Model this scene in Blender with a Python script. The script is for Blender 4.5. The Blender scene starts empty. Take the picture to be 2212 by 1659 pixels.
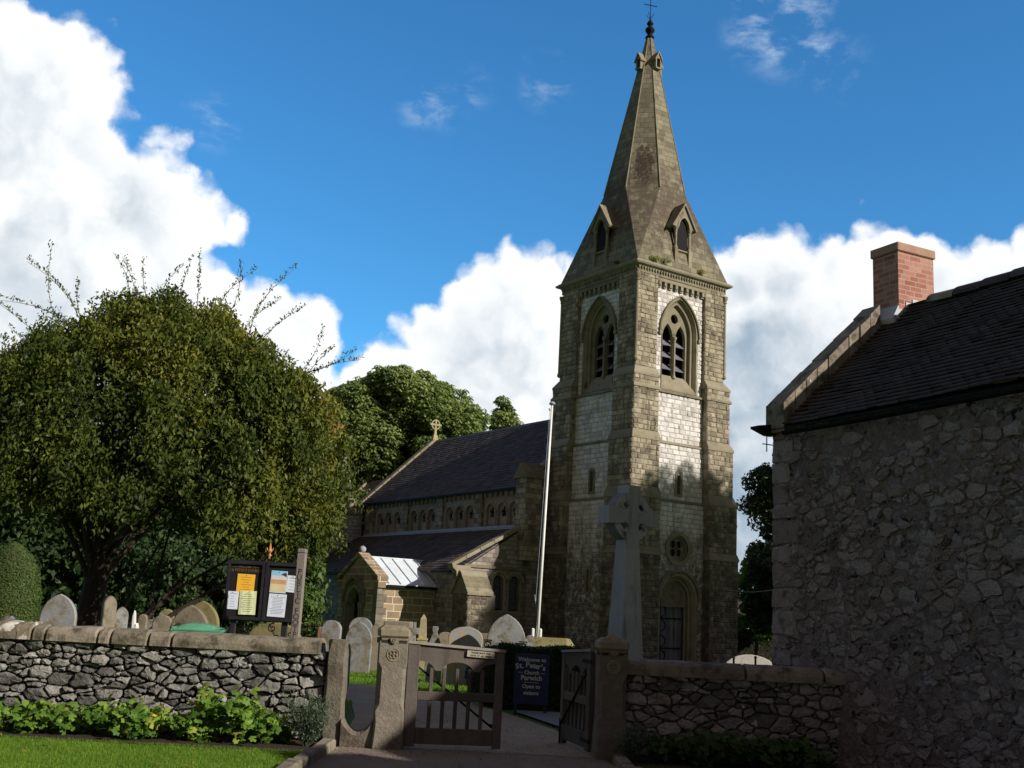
import bpy, math, random
import numpy as np
from mathutils import Vector, Matrix
from mathutils.geometry import tessellate_polygon
R=math.radians
random.seed(7); rng=np.random.default_rng(7)
scn=bpy.context.scene
col=scn.collection

# ------------------------------------------------------------------ camera
CX,CY,FP,PITCH,ROLL,EYE=1106.,829.5,2411.,0.202575,-0.050777,1.6
_F=np.array([0,math.cos(PITCH),math.sin(PITCH)]);_r=np.array([1.,0,0]);_u=np.cross(_r,_F)
_c,_s=math.cos(ROLL),math.sin(ROLL)
CR,CU,CF=_r*_c-_u*_s,_r*_s+_u*_c,_F
cam=bpy.data.cameras.new("camera");cam.sensor_width=36;cam.lens=36*FP/2212;cam.clip_end=3000
camo=bpy.data.objects.new("camera",cam);col.objects.link(camo)
camo.matrix_world=Matrix(((CR[0],CU[0],-CF[0],0),(CR[1],CU[1],-CF[1],0),(CR[2],CU[2],-CF[2],EYE),(0,0,0,1)))
scn.camera=camo
def ray(x,y): return CR*(x-CX)/FP-CU*(y-CY)/FP+CF
def at(x,y,Y):
    d=ray(x,y);return Vector((d*(Y/d[1])))+Vector((0,0,EYE))
# ------------------------------------------------------------------ light
SUN_AZ,SUN_EL=120.,26.
sv=Vector((math.sin(R(SUN_AZ))*math.cos(R(SUN_EL)),math.cos(R(SUN_AZ))*math.cos(R(SUN_EL)),math.sin(R(SUN_EL))))
sl=bpy.data.lights.new("sun","SUN");sl.energy=5.0;sl.angle=R(0.53);sl.color=(1,.93,.82)
so=bpy.data.objects.new("sun",sl);col.objects.link(so);so.rotation_euler=sv.to_track_quat('Z','Y').to_euler();so.location=(20,-20,30)
scn.view_settings.view_transform='Standard';scn.view_settings.look='None';scn.view_settings.gamma=1;scn.view_settings.exposure=0.15
w=bpy.data.worlds.new("World");scn.world=w;w.use_nodes=True
SKY_K=0.085

class NT:
    """small helper to wire shader nodes"""
    def __init__(s,tree): s.t=tree;s.n=tree.nodes;s.l=tree.links
    def _in(s,sock,v):
        if v is None: return
        if hasattr(v,'is_output') : s.l.new(v,sock)
        else:
            if sock.type=='RGBA' and len(v)==3: v=(*v,1)
            sock.default_value=v
    def node(s,ty,out=0,ins=None,**kw):
        n=s.n.new(ty)
        for k,v in kw.items(): setattr(n,k,v)
        for k,v in (ins or {}).items(): s._in(n.inputs[k],v)
        return n.outputs[out] if out is not None else n
    def m(s,op,a,b=None,c=None,clamp=False):
        d={0:a}
        if b is not None:d[1]=b
        if c is not None:d[2]=c
        return s.node('ShaderNodeMath',ins=d,operation=op,use_clamp=clamp)
    def v(s,op,a,b=None,sc=None,out=0):
        d={0:a}
        if b is not None:d[1]=b
        if sc is not None:d[3]=sc
        return s.node('ShaderNodeVectorMath',out=out,ins=d,operation=op)
    def mix(s,f,a,b,bt='MIX'):
        n=s.n.new('ShaderNodeMix');n.data_type='RGBA';n.blend_type=bt;n.clamp_factor=True
        s._in(n.inputs[0],f);s._in(n.inputs[6],a);s._in(n.inputs[7],b);return n.outputs[2]
    def noise(s,vec,scale,detail=4,rough=.55,out=0,dist=0):
        return s.node('ShaderNodeTexNoise',out=out,ins={'Vector':vec,'Scale':scale,'Detail':detail,'Roughness':rough,'Distortion':dist})
    def ss(s,x,a,b,lo=0.,hi=1.):
        return s.node('ShaderNodeMapRange',ins={0:x,1:a,2:b,3:lo,4:hi},interpolation_type='SMOOTHSTEP')
    def ramp(s,f,stops):
        n=s.n.new('ShaderNodeValToRGB');s.l.new(f,n.inputs[0]);e=n.color_ramp.elements
        while len(e)<len(stops): e.new(.5)
        for i,(p,c) in enumerate(stops): e[i].position=p;e[i].color=(*c,1)
        return n.outputs[0]

def build_world():
    T=NT(w.node_tree);T.n.clear()
    sky=T.node('ShaderNodeTexSky',sky_type='NISHITA',sun_disc=False,sun_elevation=R(SUN_EL),sun_rotation=R(SUN_AZ),altitude=200,air_density=1.0,dust_density=0.3,ozone_density=2.0)
    sky=T.node('ShaderNodeHueSaturation',ins={'Saturation':1.12,'Value':1.5,'Color':sky})
    sky=T.mix(1.0,sky,(.45,1.01,1.28),'MULTIPLY')
    D=T.node('ShaderNodeTexCoord',out=0,ins={}); 
    tc=T.n[-1];D=tc.outputs['Generated'];D=T.v('NORMALIZE',D)
    n1=T.noise(D,9,3,.5,out=1);n2=T.noise(D,30,7,.6,out=1)
    P=T.v('ADD',D,T.v('SCALE',T.v('SUBTRACT',n1,(.5,.5,.5)),sc=.045))
    P=T.v('ADD',P,T.v('SCALE',T.v('SUBTRACT',n2,(.5,.5,.5)),sc=.026))
    def dirof(x,y):
        d=ray(x,y);d=d/np.linalg.norm(d);return tuple(float(q) for q in d)
    def union(lst,P):
        f=None
        for (x,y,r) in lst:
            d=T.v('SUBTRACT',P,dirof(x,y));L=T.v('LENGTH',d,out=1)
            g=T.m('SUBTRACT',r/FP,L);f=g if f is None else T.m('MAXIMUM',f,g)
        return f
    circ=[(-20,320,300),(340,305,52),(240,480,190),(425,462,72),(500,480,45),(90,720,372),(480,705,128),(560,775,190),(300,900,330),
     (930,700,88),(1010,665,100),(1090,625,100),(1190,605,88),(1120,800,250),(850,800,105),(1320,700,180),
     (1450,660,150),(1600,640,112),(1700,630,125),(1790,590,100),(1890,590,112),(2010,630,115),(2140,630,128),(2250,620,130),(1700,930,330),(2000,950,370),(1106,1500,520),(200,1500,600),(1900,1500,560),
     (-500,500,420),(2700,700,420)]
    f=union(circ,P)
    n3=T.noise(D,55,5,.5)
    va=T.node('ShaderNodeTexVoronoi',out=0,feature='SMOOTH_F1',ins={'Vector':P,'Scale':19.,'Smoothness':.35})
    vb=T.node('ShaderNodeTexVoronoi',out=0,feature='SMOOTH_F1',ins={'Vector':P,'Scale':47.,'Smoothness':.35})
    bil=T.m('ADD',T.m('MULTIPLY',T.m('SUBTRACT',.42,va),.032),T.m('MULTIPLY',T.m('SUBTRACT',.42,vb),.018))
    f=T.m('ADD',f,bil)
    f=T.m('ADD',f,T.m('MULTIPLY',T.m('SUBTRACT',n3,.5),.012))
    mask=T.ss(f,-.005,.011)
    # thin wisps
    fw=union([(915,240,60),(1015,200,45),(450,272,52),(1700,40,120),(1790,110,80),(1180,170,50)],P)
    n4=T.noise(T.v('MULTIPLY',D,(1.0,1,1.9)),24,7,.6,dist=.25)
    wisp=T.m('MULTIPLY',T.ss(fw,-.012,.03),T.ss(n4,.46,.74))
    wisp=T.m('MULTIPLY',wisp,.42)
    # billows inside the clouds: a bump field lit from the right
    sd=tuple(float(q)*.012 for q in (.8,-.2,.55))
    h1=T.noise(P,21,6,.55);h2=T.noise(T.v('ADD',P,sd),21,6,.55)
    rel=T.m('SUBTRACT',h1,h2)
    big=T.noise(D,7,3,.5)
    gz=union([(1640,760,190),(1700,860,190),(2050,760,150),(1500,900,200),(1640,1150,260)],P)
    gz=T.ss(gz,-.03,.07)
    gl=T.ss(union([(40,650,150),(1000,760,150),(300,420,90),(-20,250,120)],P),-.03,.06)
    shade=T.m('ADD',T.m('MULTIPLY',gz,T.m('ADD',T.m('MULTIPLY',big,1.0),.25)),T.m('MULTIPLY',gl,.42))
    shade=T.m('SUBTRACT',shade,T.m('MULTIPLY',rel,1.0),clamp=True)
    shade=T.m('ADD',shade,T.m('MULTIPLY',T.ss(bil,.004,-.018),.30),clamp=True)
    depth=T.ss(f,0.0,.05)
    cc=T.mix(T.m('MULTIPLY',shade,depth),(.95,.97,.98),(.33,.43,.53))
    br=T.v('SCALE',cc,sc=1/SKY_K)
    c=T.mix(mask,sky,br)
    c=T.mix(wisp,c,T.v('SCALE',T.mix(0.,(.82,.92,1.0),(1,1,1)),sc=1/SKY_K))
    # unseen grey cloud added behind the camera and overhead to dim and neutralise fill
    back=T.ss(T.m('ADD',T.v('DOT_PRODUCT',D,(0,-.80,.60),out=1),T.m('MULTIPLY',T.m('SUBTRACT',T.noise(D,3.5,5,.6),.5),.9)),-.12,.22)
    c=T.mix(back,c,T.v('SCALE',T.mix(T.noise(D,6,4,.6),(.092,.078,.086),(.20,.172,.184)),sc=1/SKY_K))
    bg=T.node('ShaderNodeBackground',ins={'Color':c,'Strength':SKY_K})
    T.node('ShaderNodeOutputWorld',out=None,ins={'Surface':bg})
build_world()

# ------------------------------------------------------------------ materials
MATS={}
def new_mat(name):
    m=bpy.data.materials.new(name);m.use_nodes=True;T=NT(m.node_tree);T.n.clear();MATS[name]=m;return m,T
def finish(T,colr,rough=.85,bumph=None,bstr=.4,bdist=.02,metal=0,spec=.3,disp=None):
    ins={'Base Color':colr,'Roughness':rough,'Metallic':metal,'Specular IOR Level':spec}
    if bumph is not None:
        ins['Normal']=T.node('ShaderNodeBump',ins={'Strength':bstr,'Distance':bdist,'Height':bumph})
    b=T.node('ShaderNodeBsdfPrincipled',ins=ins)
    T.node('ShaderNodeOutputMaterial',out=None,ins={'Surface':b})
def tint(T): return T.node('ShaderNodeAttribute',out=2,attribute_name='tint')
def objc(T): 
    T.node('ShaderNodeTexCoord');return T.n[-1].outputs['Object']
def uvc(T):
    T.node('ShaderNodeTexCoord');return T.n[-1].outputs['UV']
def sepz(T,v,i=2): return T.node('ShaderNodeSeparateXYZ',out=i,ins={0:v})
def mat_stone(name,cols,scale=2.5,rough=.9,bump=.5,bdist=.015,bs=35,stain=None,lich=None,streak=None,brick=None,tintw=.6,grain=.35,low=None):
    """cols: list of 3+ colours across the tint; stain=(colour,scale,lo,hi); lich same; streak=(colour,lo,hi)"""
    m,T=new_mat(name);o=objc(T)
    t=tint(T);n=T.noise(o,scale,6,.6)
    h=None
    if brick:
        bw,bh,mcol,ms=brick;uv=uvc(T)
        wob=T.v('ADD',uv,T.v('SCALE',T.v('SUBTRACT',T.noise(uv,3,2,.5,out=1),(.5,.5,.5)),sc=.02))
        bn=T.node('ShaderNodeTexBrick',out=None,ins={'Vector':wob,'Color1':(0,0,0),'Color2':(1,1,1),'Mortar':(.5,.5,.5),'Scale':1.0,'Mortar Size':ms,'Mortar Smooth':.3,'Bias':0.,'Brick Width':bw,'Row Height':bh})
        bn.offset=.5;bn.squash=.75;bn.squash_frequency=3
        t=T.m('MULTIPLY',sepz(T,bn.outputs[0],0),1.0);fac=bn.outputs[1]
        h=T.m('MULTIPLY',fac,-1.2)
    f=T.m('ADD',T.m('MULTIPLY',t,tintw),T.m('MULTIPLY',T.m('SUBTRACT',n,.5),1.3),clamp=False)
    f=T.m('ADD',f,(1-tintw)/2,clamp=True)
    k=len(cols);c=T.ramp(f,[(i/(k-1),cc) for i,cc in enumerate(cols)])
    g=T.noise(o,bs*2.2,5,.7)
    c=T.mix(grain,c,T.mix(1.0,c,T.ramp(g,[(.25,(.35,.35,.35)),(.75,(1.6,1.6,1.6))]),'MULTIPLY'))
    for q in (stain,lich):
        if q:
            cc,sc,lo,hi=q;s=T.noise(o,sc,7,.65);c=T.mix(T.ss(s,lo,hi),c,cc)
    if streak:
        cc,lo,hi=streak;s=T.noise(T.v('MULTIPLY',o,(7,7,.55)),1,5,.6);c=T.mix(T.ss(s,lo,hi),c,cc)
    if low:   # grime with shade painted in, darker towards the ground, ragged upper edge
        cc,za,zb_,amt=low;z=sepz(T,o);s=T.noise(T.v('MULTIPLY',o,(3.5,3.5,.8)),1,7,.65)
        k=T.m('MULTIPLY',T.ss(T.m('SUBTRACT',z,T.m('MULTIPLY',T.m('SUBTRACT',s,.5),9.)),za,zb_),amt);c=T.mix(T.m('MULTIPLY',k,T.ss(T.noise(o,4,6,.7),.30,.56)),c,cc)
    if brick: c=T.mix(fac,c,brick[2])
    hh=T.noise(o,bs,6,.65)
    if h is not None: hh=T.m('ADD',hh,h)
    finish(T,c,rough,hh,bump,bdist);return m
def mat_plain(name,c,rough=.6,metal=0,var=.25,bs=30,bump=.15,scale=6,spec=.3):
    m,T=new_mat(name);o=objc(T);n=T.noise(o,scale,6,.6)
    cc=T.mix(T.ss(n,.3,.75),tuple(q*(1-var) for q in c),tuple(min(1,q*(1+var)) for q in c))
    finish(T,cc,rough,T.noise(o,bs,4,.6),bump,.01,metal,spec);return m
def mat_leaf(name,stops,trans=.35,rough=.55,nscale=.6,spec=.25):
    m,T=new_mat(name);o=objc(T)
    t=T.m('ADD',T.m('MULTIPLY',tint(T),.75),T.m('MULTIPLY',T.m('SUBTRACT',T.noise(o,nscale,3,.5),.37),.95),clamp=True)
    c=T.ramp(t,stops)
    p=T.node('ShaderNodeBsdfPrincipled',ins={'Base Color':c,'Roughness':rough,'Specular IOR Level':spec})
    tr=T.node('ShaderNodeBsdfTranslucent',ins={'Color':T.mix(1.0,c,(1.15,1.25,.6),'MULTIPLY')})
    ms=T.node('ShaderNodeMixShader',ins={0:trans,1:p,2:tr})
    T.node('ShaderNodeOutputMaterial',out=None,ins={'Surface':ms});return m
grit=[(.13,.105,.075),(.235,.20,.145),(.34,.295,.215),(.41,.365,.28)]
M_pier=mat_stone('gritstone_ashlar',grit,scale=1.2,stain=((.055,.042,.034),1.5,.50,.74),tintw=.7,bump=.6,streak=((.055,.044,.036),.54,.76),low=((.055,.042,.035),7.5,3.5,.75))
M_panel=mat_stone('pale_limestone',[(.36,.33,.31),(.54,.51,.49),(.68,.655,.65),(.62,.56,.49)],scale=1.5,stain=((.14,.13,.11),1.8,.56,.80),tintw=.6,bump=.5,streak=((.12,.115,.10),.56,.80),low=((.11,.095,.085),6.6,3.0,.95))
M_dress=mat_stone('dressed_gritstone',[(.14,.12,.08),(.235,.205,.145),(.30,.27,.20)],scale=2.2,stain=((.06,.055,.035),2.5,.55,.75),bump=.3,grain=.3)
M_mortar=mat_stone('mortar_backing',[(.13,.11,.085),(.19,.165,.13),(.24,.21,.17)],scale=6)
M_mortarp=mat_stone('pale_mortar_backing',[(.30,.285,.26),(.38,.365,.34),(.46,.44,.41)],scale=6)
M_arc=mat_stone('arcade_stone',[(.23,.185,.14),(.34,.29,.23),(.42,.37,.30)],scale=2.5,stain=((.09,.07,.055),2.5,.55,.75),bump=.3)
M_wallbrick=mat_stone('coursed_limestone',[(.13,.11,.10),(.23,.20,.18),(.33,.30,.275),(.27,.20,.14)],brick=(.34,.19,(.16,.145,.12),.012),scale=1.5,stain=((.05,.045,.04),1.8,.55,.8),bump=.9,bdist=.03,bs=14,tintw=.8)
M_wallbrick2=mat_stone('coursed_pale_limestone',[(.28,.26,.24),(.42,.40,.38),(.55,.53,.5)],brick=(.34,.19,(.25,.23,.2),.012),scale=1.5,stain=((.12,.11,.1),1.8,.6,.85),bump=.9,bdist=.03,bs=14,tintw=.8)
M_gritbrick=mat_stone('coursed_gritstone',grit,brick=(.38,.22,(.12,.1,.08),.010),scale=1.2,stain=((.05,.038,.03),1.6,.5,.75),bump=.8,bdist=.03,bs=16,tintw=.8)
M_porch=mat_stone('porch_ashlar',[(.16,.115,.075),(.27,.20,.13),(.36,.285,.20)],brick=(.62,.29,(.62,.57,.44),.014),scale=1.6,bump=.25,tintw=.6,stain=((.12,.08,.06),2,.6,.85))
def mat_spire():
    m,T=new_mat('spire_ashlar');o=objc(T);uv=uvc(T)
    bn=T.node('ShaderNodeTexBrick',out=None,ins={'Vector':uv,'Color1':(0,0,0),'Color2':(1,1,1),'Mortar':(.5,.5,.5),'Scale':1.0,'Mortar Size':.011,'Mortar Smooth':.2,'Bias':0.,'Brick Width':.52,'Row Height':.27})
    bn.offset=.5;bn.squash=.7;bn.squash_frequency=2
    t=sepz(T,bn.outputs[0],0);fac=bn.outputs[1]
    n=T.noise(o,1.3,6,.6)
    f=T.m('ADD',T.m('MULTIPLY',t,.55),T.m('MULTIPLY',n,.7));f=T.m('SUBTRACT',f,.1,clamp=True)
    c=T.ramp(f,[(0,(.10,.088,.062)),(.35,(.165,.148,.103)),(.7,(.235,.212,.148)),(1,(.29,.265,.19))])
    g=T.noise(o,60,5,.7);c=T.mix(.35,c,T.mix(1.0,c,T.ramp(g,[(.25,(.4,.4,.4)),(.75,(1.5,1.5,1.5))]),'MULTIPLY'))
    # lichen and soot where the broaches meet the octagon
    z=sepz(T,o);d=T.m('ABSOLUTE',T.m('SUBTRACT',z,19.2))
    band=T.ss(d,3.2,.3)
    s=T.noise(o,2.6,8,.7);c=T.mix(T.m('MULTIPLY',T.ss(T.m('ADD',s,T.m('MULTIPLY',band,.17)),.50,.70),.80),c,(.080,.060,.046))
    x=sepz(T,o,0);y=sepz(T,o,1)
    px=T.m('ABSOLUTE',T.m('SUBTRACT',T.m('SUBTRACT',x,y),.1))
    nw=T.m('MULTIPLY',T.ss(px,1.1,.2),T.ss(T.m('ADD',x,y),5.3,4.6))
    zz=T.m('ABSOLUTE',T.m('SUBTRACT',z,21.3));patch=T.m('MULTIPLY',nw,T.ss(zz,1.9,.2))
    c=T.mix(T.m('MULTIPLY',T.ss(T.m('ADD',T.noise(o,5,8,.75),T.m('MULTIPLY',patch,.35)),.68,.82),.9),c,(.048,.028,.021))
    c=T.mix(T.ss(T.noise(o,9,5,.6),.70,.76),c,(.40,.38,.32))
    c=T.mix(T.m('MULTIPLY',fac,.75),c,(.07,.055,.04))
    finish(T,c,.92,T.m('SUBTRACT',T.noise(o,22,6,.65),T.m('MULTIPLY',fac,1.4)),.6,.02);return m
M_spire=mat_spire()
def mat_slate(name,cols,row=.16,bw=.22,bd=.02):
    m,T=new_mat(name);uv=uvc(T);o=objc(T)
    bn=T.node('ShaderNodeTexBrick',out=None,ins={'Vector':uv,'Color1':(0,0,0),'Color2':(1,1,1),'Mortar':(.3,.3,.3),'Scale':1.0,'Mortar Size':.006,'Mortar Smooth':.1,'Bias':0.,'Brick Width':bw,'Row Height':row})
    t=sepz(T,bn.outputs[0],0);v=sepz(T,uv,1)
    saw=T.m('FRACT',T.m('DIVIDE',v,row));n=T.noise(o,.8,6,.65)
    f=T.m('ADD',T.m('MULTIPLY',t,.5),T.m('MULTIPLY',n,.6),clamp=True)
    c=T.ramp(f,[(i/(len(cols)-1),q) for i,q in enumerate(cols)])
    c=T.mix(T.ss(T.noise(o,14,6,.6),.70,.78),c,(.25,.25,.24))
    h=T.m('SUBTRACT',T.m('MULTIPLY',saw,-.8),T.m('MULTIPLY',bn.outputs[1],.6));h=T.m('ADD',h,T.m('MULTIPLY',t,.25))
    finish(T,c,.62,h,.7,bd);return m
M_slate=mat_slate('slate_roof',[(.054,.043,.047),(.074,.061,.064),(.098,.083,.086),(.12,.104,.105)])
M_tile=mat_stone('dark_plain_tile',[(.036,.026,.030),(.056,.041,.045),(.080,.060,.062),(.105,.082,.072)],scale=3,bump=.5,bs=30,rough=.75,lich=((.2,.18,.14),12,.70,.76))
M_lead=mat_plain('lead_sheet',(.62,.68,.74),.42,.0,.08,12,.15,2)
M_lead2=mat_plain('dull_lead',(.42,.45,.50),.5,0,.1)
M_flash=mat_plain('grey_lead_flashing',(.30,.33,.38),.5,0,.2)
M_black=mat_plain('black_iron',(.010,.009,.010),.6,0,.3,spec=.08)
M_dark=mat_plain('dark_interior',(.010,.009,.011),.9,0,.2)
M_glass=mat_plain('dark_leaded_glass',(.012,.012,.016),.25,0,.4,8,.3)
M_louvre=mat_plain('slate_louvre',(.17,.16,.20),.6,0,.2)
M_door=mat_stone('weathered_grey_door_plank',[(.10,.105,.13),(.16,.165,.20),(.21,.215,.25)],scale=3,bump=.4,streak=((.06,.06,.075),.5,.7))
M_celt=mat_stone('grey_granite',[(.27,.265,.275),(.35,.345,.355),(.43,.42,.43)],scale=2,stain=((.13,.13,.14),2.5,.55,.8),bump=.35,streak=((.14,.14,.15),.52,.75))
M_white=mat_plain('white_paint',(.75,.75,.72),.5,0,.06)
M_rubble=mat_stone('limestone_rubble',[(.075,.072,.067),(.135,.13,.12),(.215,.205,.19),(.32,.31,.285),(.17,.14,.105)],scale=5,bs=22,bump=.8,bdist=.03,tintw=.75,grain=.5,lich=((.55,.54,.50),3.2,.645,.70),stain=((.05,.048,.04),6,.58,.72))
M_rubdark=mat_plain('dark_wall_core',(.030,.025,.019),.95)
M_coping=mat_stone('gritstone_coping',[(.14,.12,.09),(.215,.185,.14),(.29,.255,.20)],scale=6,bs=26,bump=.9,stain=((.075,.068,.045),5,.47,.66),lich=((.5,.49,.45),9,.68,.74))
M_copw=mat_stone('limewashed_coping',[(.5,.47,.42),(.62,.59,.54)],scale=4,bs=30,bump=.7,stain=((.19,.15,.11),4.5,.43,.55))
M_post=mat_stone('gritstone_post',[(.115,.10,.078),(.18,.158,.125),(.245,.22,.18)],scale=6,bs=28,bump=.8,bdist=.02,stain=((.10,.075,.055),3.5,.5,.7),lich=((.45,.42,.34),14,.68,.75))
M_slate_g=mat_stone('grey_headstone',[(.17,.18,.185),(.26,.265,.27),(.36,.36,.35)],scale=4,bs=30,bump=.5,stain=((.15,.12,.075),3.4,.46,.64),streak=((.24,.20,.13),.55,.72),lich=((.62,.60,.54),10,.66,.72))
M_brown_g=mat_stone('brown_sandstone_headstone',[(.14,.115,.085),(.21,.175,.13),(.26,.225,.17)],scale=4,bs=30,bump=.5,stain=((.09,.075,.045),3,.5,.7))
M_moss_g=mat_stone('mossy_headstone',[(.16,.14,.055),(.22,.19,.09),(.26,.24,.14)],scale=4,bs=30,bump=.5,stain=((.08,.08,.04),3,.5,.7))
M_orange_g=mat_stone('lichened_headstone',[(.27,.27,.26),(.34,.34,.33)],scale=3,bs=30,bump=.4,lich=((.48,.28,.12),3.4,.54,.62),stain=((.2,.16,.12),8,.6,.68))
M_yellow_g=mat_stone('yellow_lichened_stone',[(.28,.24,.14),(.36,.31,.19)],scale=5,bs=30,bump=.4,lich=((.45,.38,.14),6,.5,.65))
M_red_g=mat_stone('red_sandstone_headstone',[(.20,.11,.08),(.27,.16,.11)],scale=4,bs=30)
M_pale_g=mat_stone('pale_pink_stone',[(.42,.38,.36),(.52,.48,.46)],scale=3,stain=((.3,.26,.22),3,.5,.7))
M_white_g=mat_plain('white_marble',(.68,.68,.66),.6,0,.1)
M_oak=mat_stone('weathered_oak',[(.055,.045,.038),(.095,.08,.068),(.145,.125,.108)],scale=4,bs=40,bump=.4,streak=((.09,.07,.06),.5,.72))
M_oakw=mat_stone('grey_oak_post',[(.19,.165,.145),(.27,.24,.21)],scale=4,bs=40,bump=.4,streak=((.14,.12,.11),.5,.72))
M_navy=mat_plain('navy_sign_paint',(.018,.034,.078),.5,0,.15)
M_ivory=mat_plain('ivory_lettering',(.55,.55,.48),.6,0,.05)
M_gold=mat_plain('dull_gold_lettering',(.17,.10,.035),.5,0,.1)
M_copper=mat_plain('copper_gilt',(.50,.22,.08),.4,.2,.2)
M_board=mat_plain('black_noticeboard_paint',(.022,.02,.026),.45,0,.3)
M_boardin=mat_plain('black_felt',(.012,.010,.011),.9,0,.3)
M_papW=mat_plain('white_paper',(.68,.73,.86),.8,0,.03)
M_papO=mat_plain('orange_paper',(.85,.46,.04),.8,0,.04)
M_papY=mat_plain('pale_yellow_paper',(.68,.72,.42),.8,0,.05)
M_ink=mat_plain('ink',(.035,.03,.035),.8,0,.1)
M_bin=mat_plain('green_plastic',(.10,.30,.19),.45,0,.1)
M_brick=mat_stone('red_chimney_brick',[(.25,.085,.062),(.37,.155,.115),(.46,.25,.19)],brick=(.225,.075,(.38,.30,.25),.008),scale=3,bump=.4,bs=40,tintw=.7)
M_chcap=mat_stone('chimney_cap_brick',[(.34,.2,.14),(.42,.29,.22)],scale=5,bump=.3)
M_soil=mat_stone('dark_soil',[(.018,.013,.010),(.035,.026,.018),(.05,.036,.026)],scale=9,bs=30,bump=.9)
M_bark=mat_stone('dark_bark',[(.035,.025,.02),(.06,.042,.032),(.085,.06,.045)],scale=6,bs=25,bump=.9,bdist=.03)
M_stem=mat_plain('green_stem',(.07,.10,.04),.7)
M_twig=mat_plain('reddish_twig',(.14,.075,.045),.7)
def mat_house():
    m,T=new_mat('rubble_and_lime_house_wall');o=objc(T);uv=uvc(T)
    wv=T.v('ADD',T.v('MULTIPLY',uv,(1,1.55,1)),T.v('SCALE',T.v('SUBTRACT',T.noise(uv,1.7,4,.6,out=1),(.5,.5,.5)),sc=.55))
    wv=T.v('ADD',wv,T.v('SCALE',T.v('SUBTRACT',T.noise(uv,9,4,.65,out=1),(.5,.5,.5)),sc=.14))
    e=T.node('ShaderNodeTexVoronoi',feature='DISTANCE_TO_EDGE',ins={'Vector':wv,'Scale':4.6})
    cellv=T.node('ShaderNodeTexVoronoi',out=1,feature='F1',ins={'Vector':wv,'Scale':4.6})
    t=sepz(T,cellv,0);t2=sepz(T,cellv,1);n=T.noise(o,5,8,.7);nf=T.noise(o,26,6,.7);n0=T.noise(o,.7,3,.5)
    st=T.ramp(T.m('ADD',T.m('MULTIPLY',t,.5),T.m('MULTIPLY',n,.6),clamp=True),[(.15,(.13,.105,.104)),(.45,(.22,.186,.182)),(.75,(.31,.275,.27)),(1,(.42,.385,.375))])
    # many stones are smeared over with lime mortar: only some show their edges
    show=T.ss(T.m('ADD',t2,T.m('MULTIPLY',T.m('SUBTRACT',n,.5),1.2)),.05,.45)
    edge=T.ss(T.m('ADD',e,T.m('MULTIPLY',T.m('SUBTRACT',nf,.5),.16)),.0,.13)
    mort=T.ramp(T.noise(o,7,7,.7),[(.3,(.165,.128,.118)),(.7,(.27,.215,.198))])
    c=T.mix(T.m('MULTIPLY',edge,show),mort,st)
    c=T.mix(.5,c,T.mix(1.0,c,T.ramp(nf,[(.28,(.45,.45,.45)),(.72,(1.5,1.5,1.5))]),'MULTIPLY'))
    hole=T.m('MULTIPLY',T.ss(T.noise(o,6,7,.75),.56,.61),T.ss(e,.15,.03));hole=T.m('MULTIPLY',hole,T.ss(n0,.40,.52))
    c=T.mix(hole,c,(.016,.012,.012))
    h=T.m('ADD',T.m('MULTIPLY',T.m('MULTIPLY',edge,show),.55),T.m('MULTIPLY',n,1.6));h=T.m('ADD',h,T.m('MULTIPLY',nf,.5));h=T.m('SUBTRACT',h,T.m('MULTIPLY',hole,2.2))
    finish(T,c,.95,h,1.0,.05);return m
M_house=mat_house()
M_hstone=mat_stone('house_rubble_stone',[(.17,.136,.127),(.21,.172,.162),(.25,.208,.197),(.30,.257,.245),(.22,.17,.14)],scale=5,bs=22,bump=.9,bdist=.03,tintw=.6,grain=.6,stain=((.055,.045,.042),3.2,.52,.68),lich=((.42,.40,.38),6,.64,.70))
def mat_grass(name,a,b,c_):
    m,T=new_mat(name);o=objc(T)
    f=T.m('ADD',T.m('MULTIPLY',T.noise(o,60,6,.75),.6),T.m('MULTIPLY',T.noise(o,1.6,4,.6),.4))
    c=T.ramp(f,[(.3,a),(.5,b),(.7,c_)])
    finish(T,c,.9,T.noise(o,110,4,.7),.9,.03);return m
M_lawn=mat_grass('lawn_turf',(.07,.15,.012),(.12,.23,.018),(.17,.30,.03))
M_turf=mat_grass('churchyard_turf',(.04,.10,.015),(.075,.17,.025),(.12,.24,.04))
M_path=mat_stone('gravel_path',[(.24,.185,.125),(.33,.26,.185),(.42,.34,.25)],scale=2,bs=70,bump=.8,grain=.6,tintw=.2)
M_tar=mat_stone('worn_asphalt',[(.17,.14,.115),(.215,.18,.15),(.26,.22,.185)],scale=1.6,bs=90,bump=.7,grain=.6,tintw=.2,stain=((.25,.22,.17),3,.6,.75))
M_flag=mat_stone('grey_flagstone',[(.14,.14,.16),(.20,.20,.22)],scale=3,bs=40,bump=.4)
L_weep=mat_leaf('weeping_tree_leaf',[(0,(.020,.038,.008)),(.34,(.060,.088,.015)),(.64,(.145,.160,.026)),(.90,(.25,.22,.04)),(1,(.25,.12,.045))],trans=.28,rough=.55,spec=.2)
L_chest=mat_leaf('chestnut_leaf',[(0,(.06,.105,.03)),(.4,(.17,.235,.07)),(.8,(.34,.40,.17)),(1,(.40,.33,.14))],trans=.35)
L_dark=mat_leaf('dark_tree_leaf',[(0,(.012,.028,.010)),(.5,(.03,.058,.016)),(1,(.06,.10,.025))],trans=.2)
L_light=mat_leaf('light_shrub_leaf',[(0,(.05,.10,.02)),(.5,(.12,.22,.04)),(1,(.22,.34,.08))],trans=.35)
L_yew=mat_leaf('clipped_yew_leaf',[(0,(.03,.055,.012)),(.5,(.06,.10,.018)),(1,(.10,.15,.028))],trans=.15)
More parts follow.
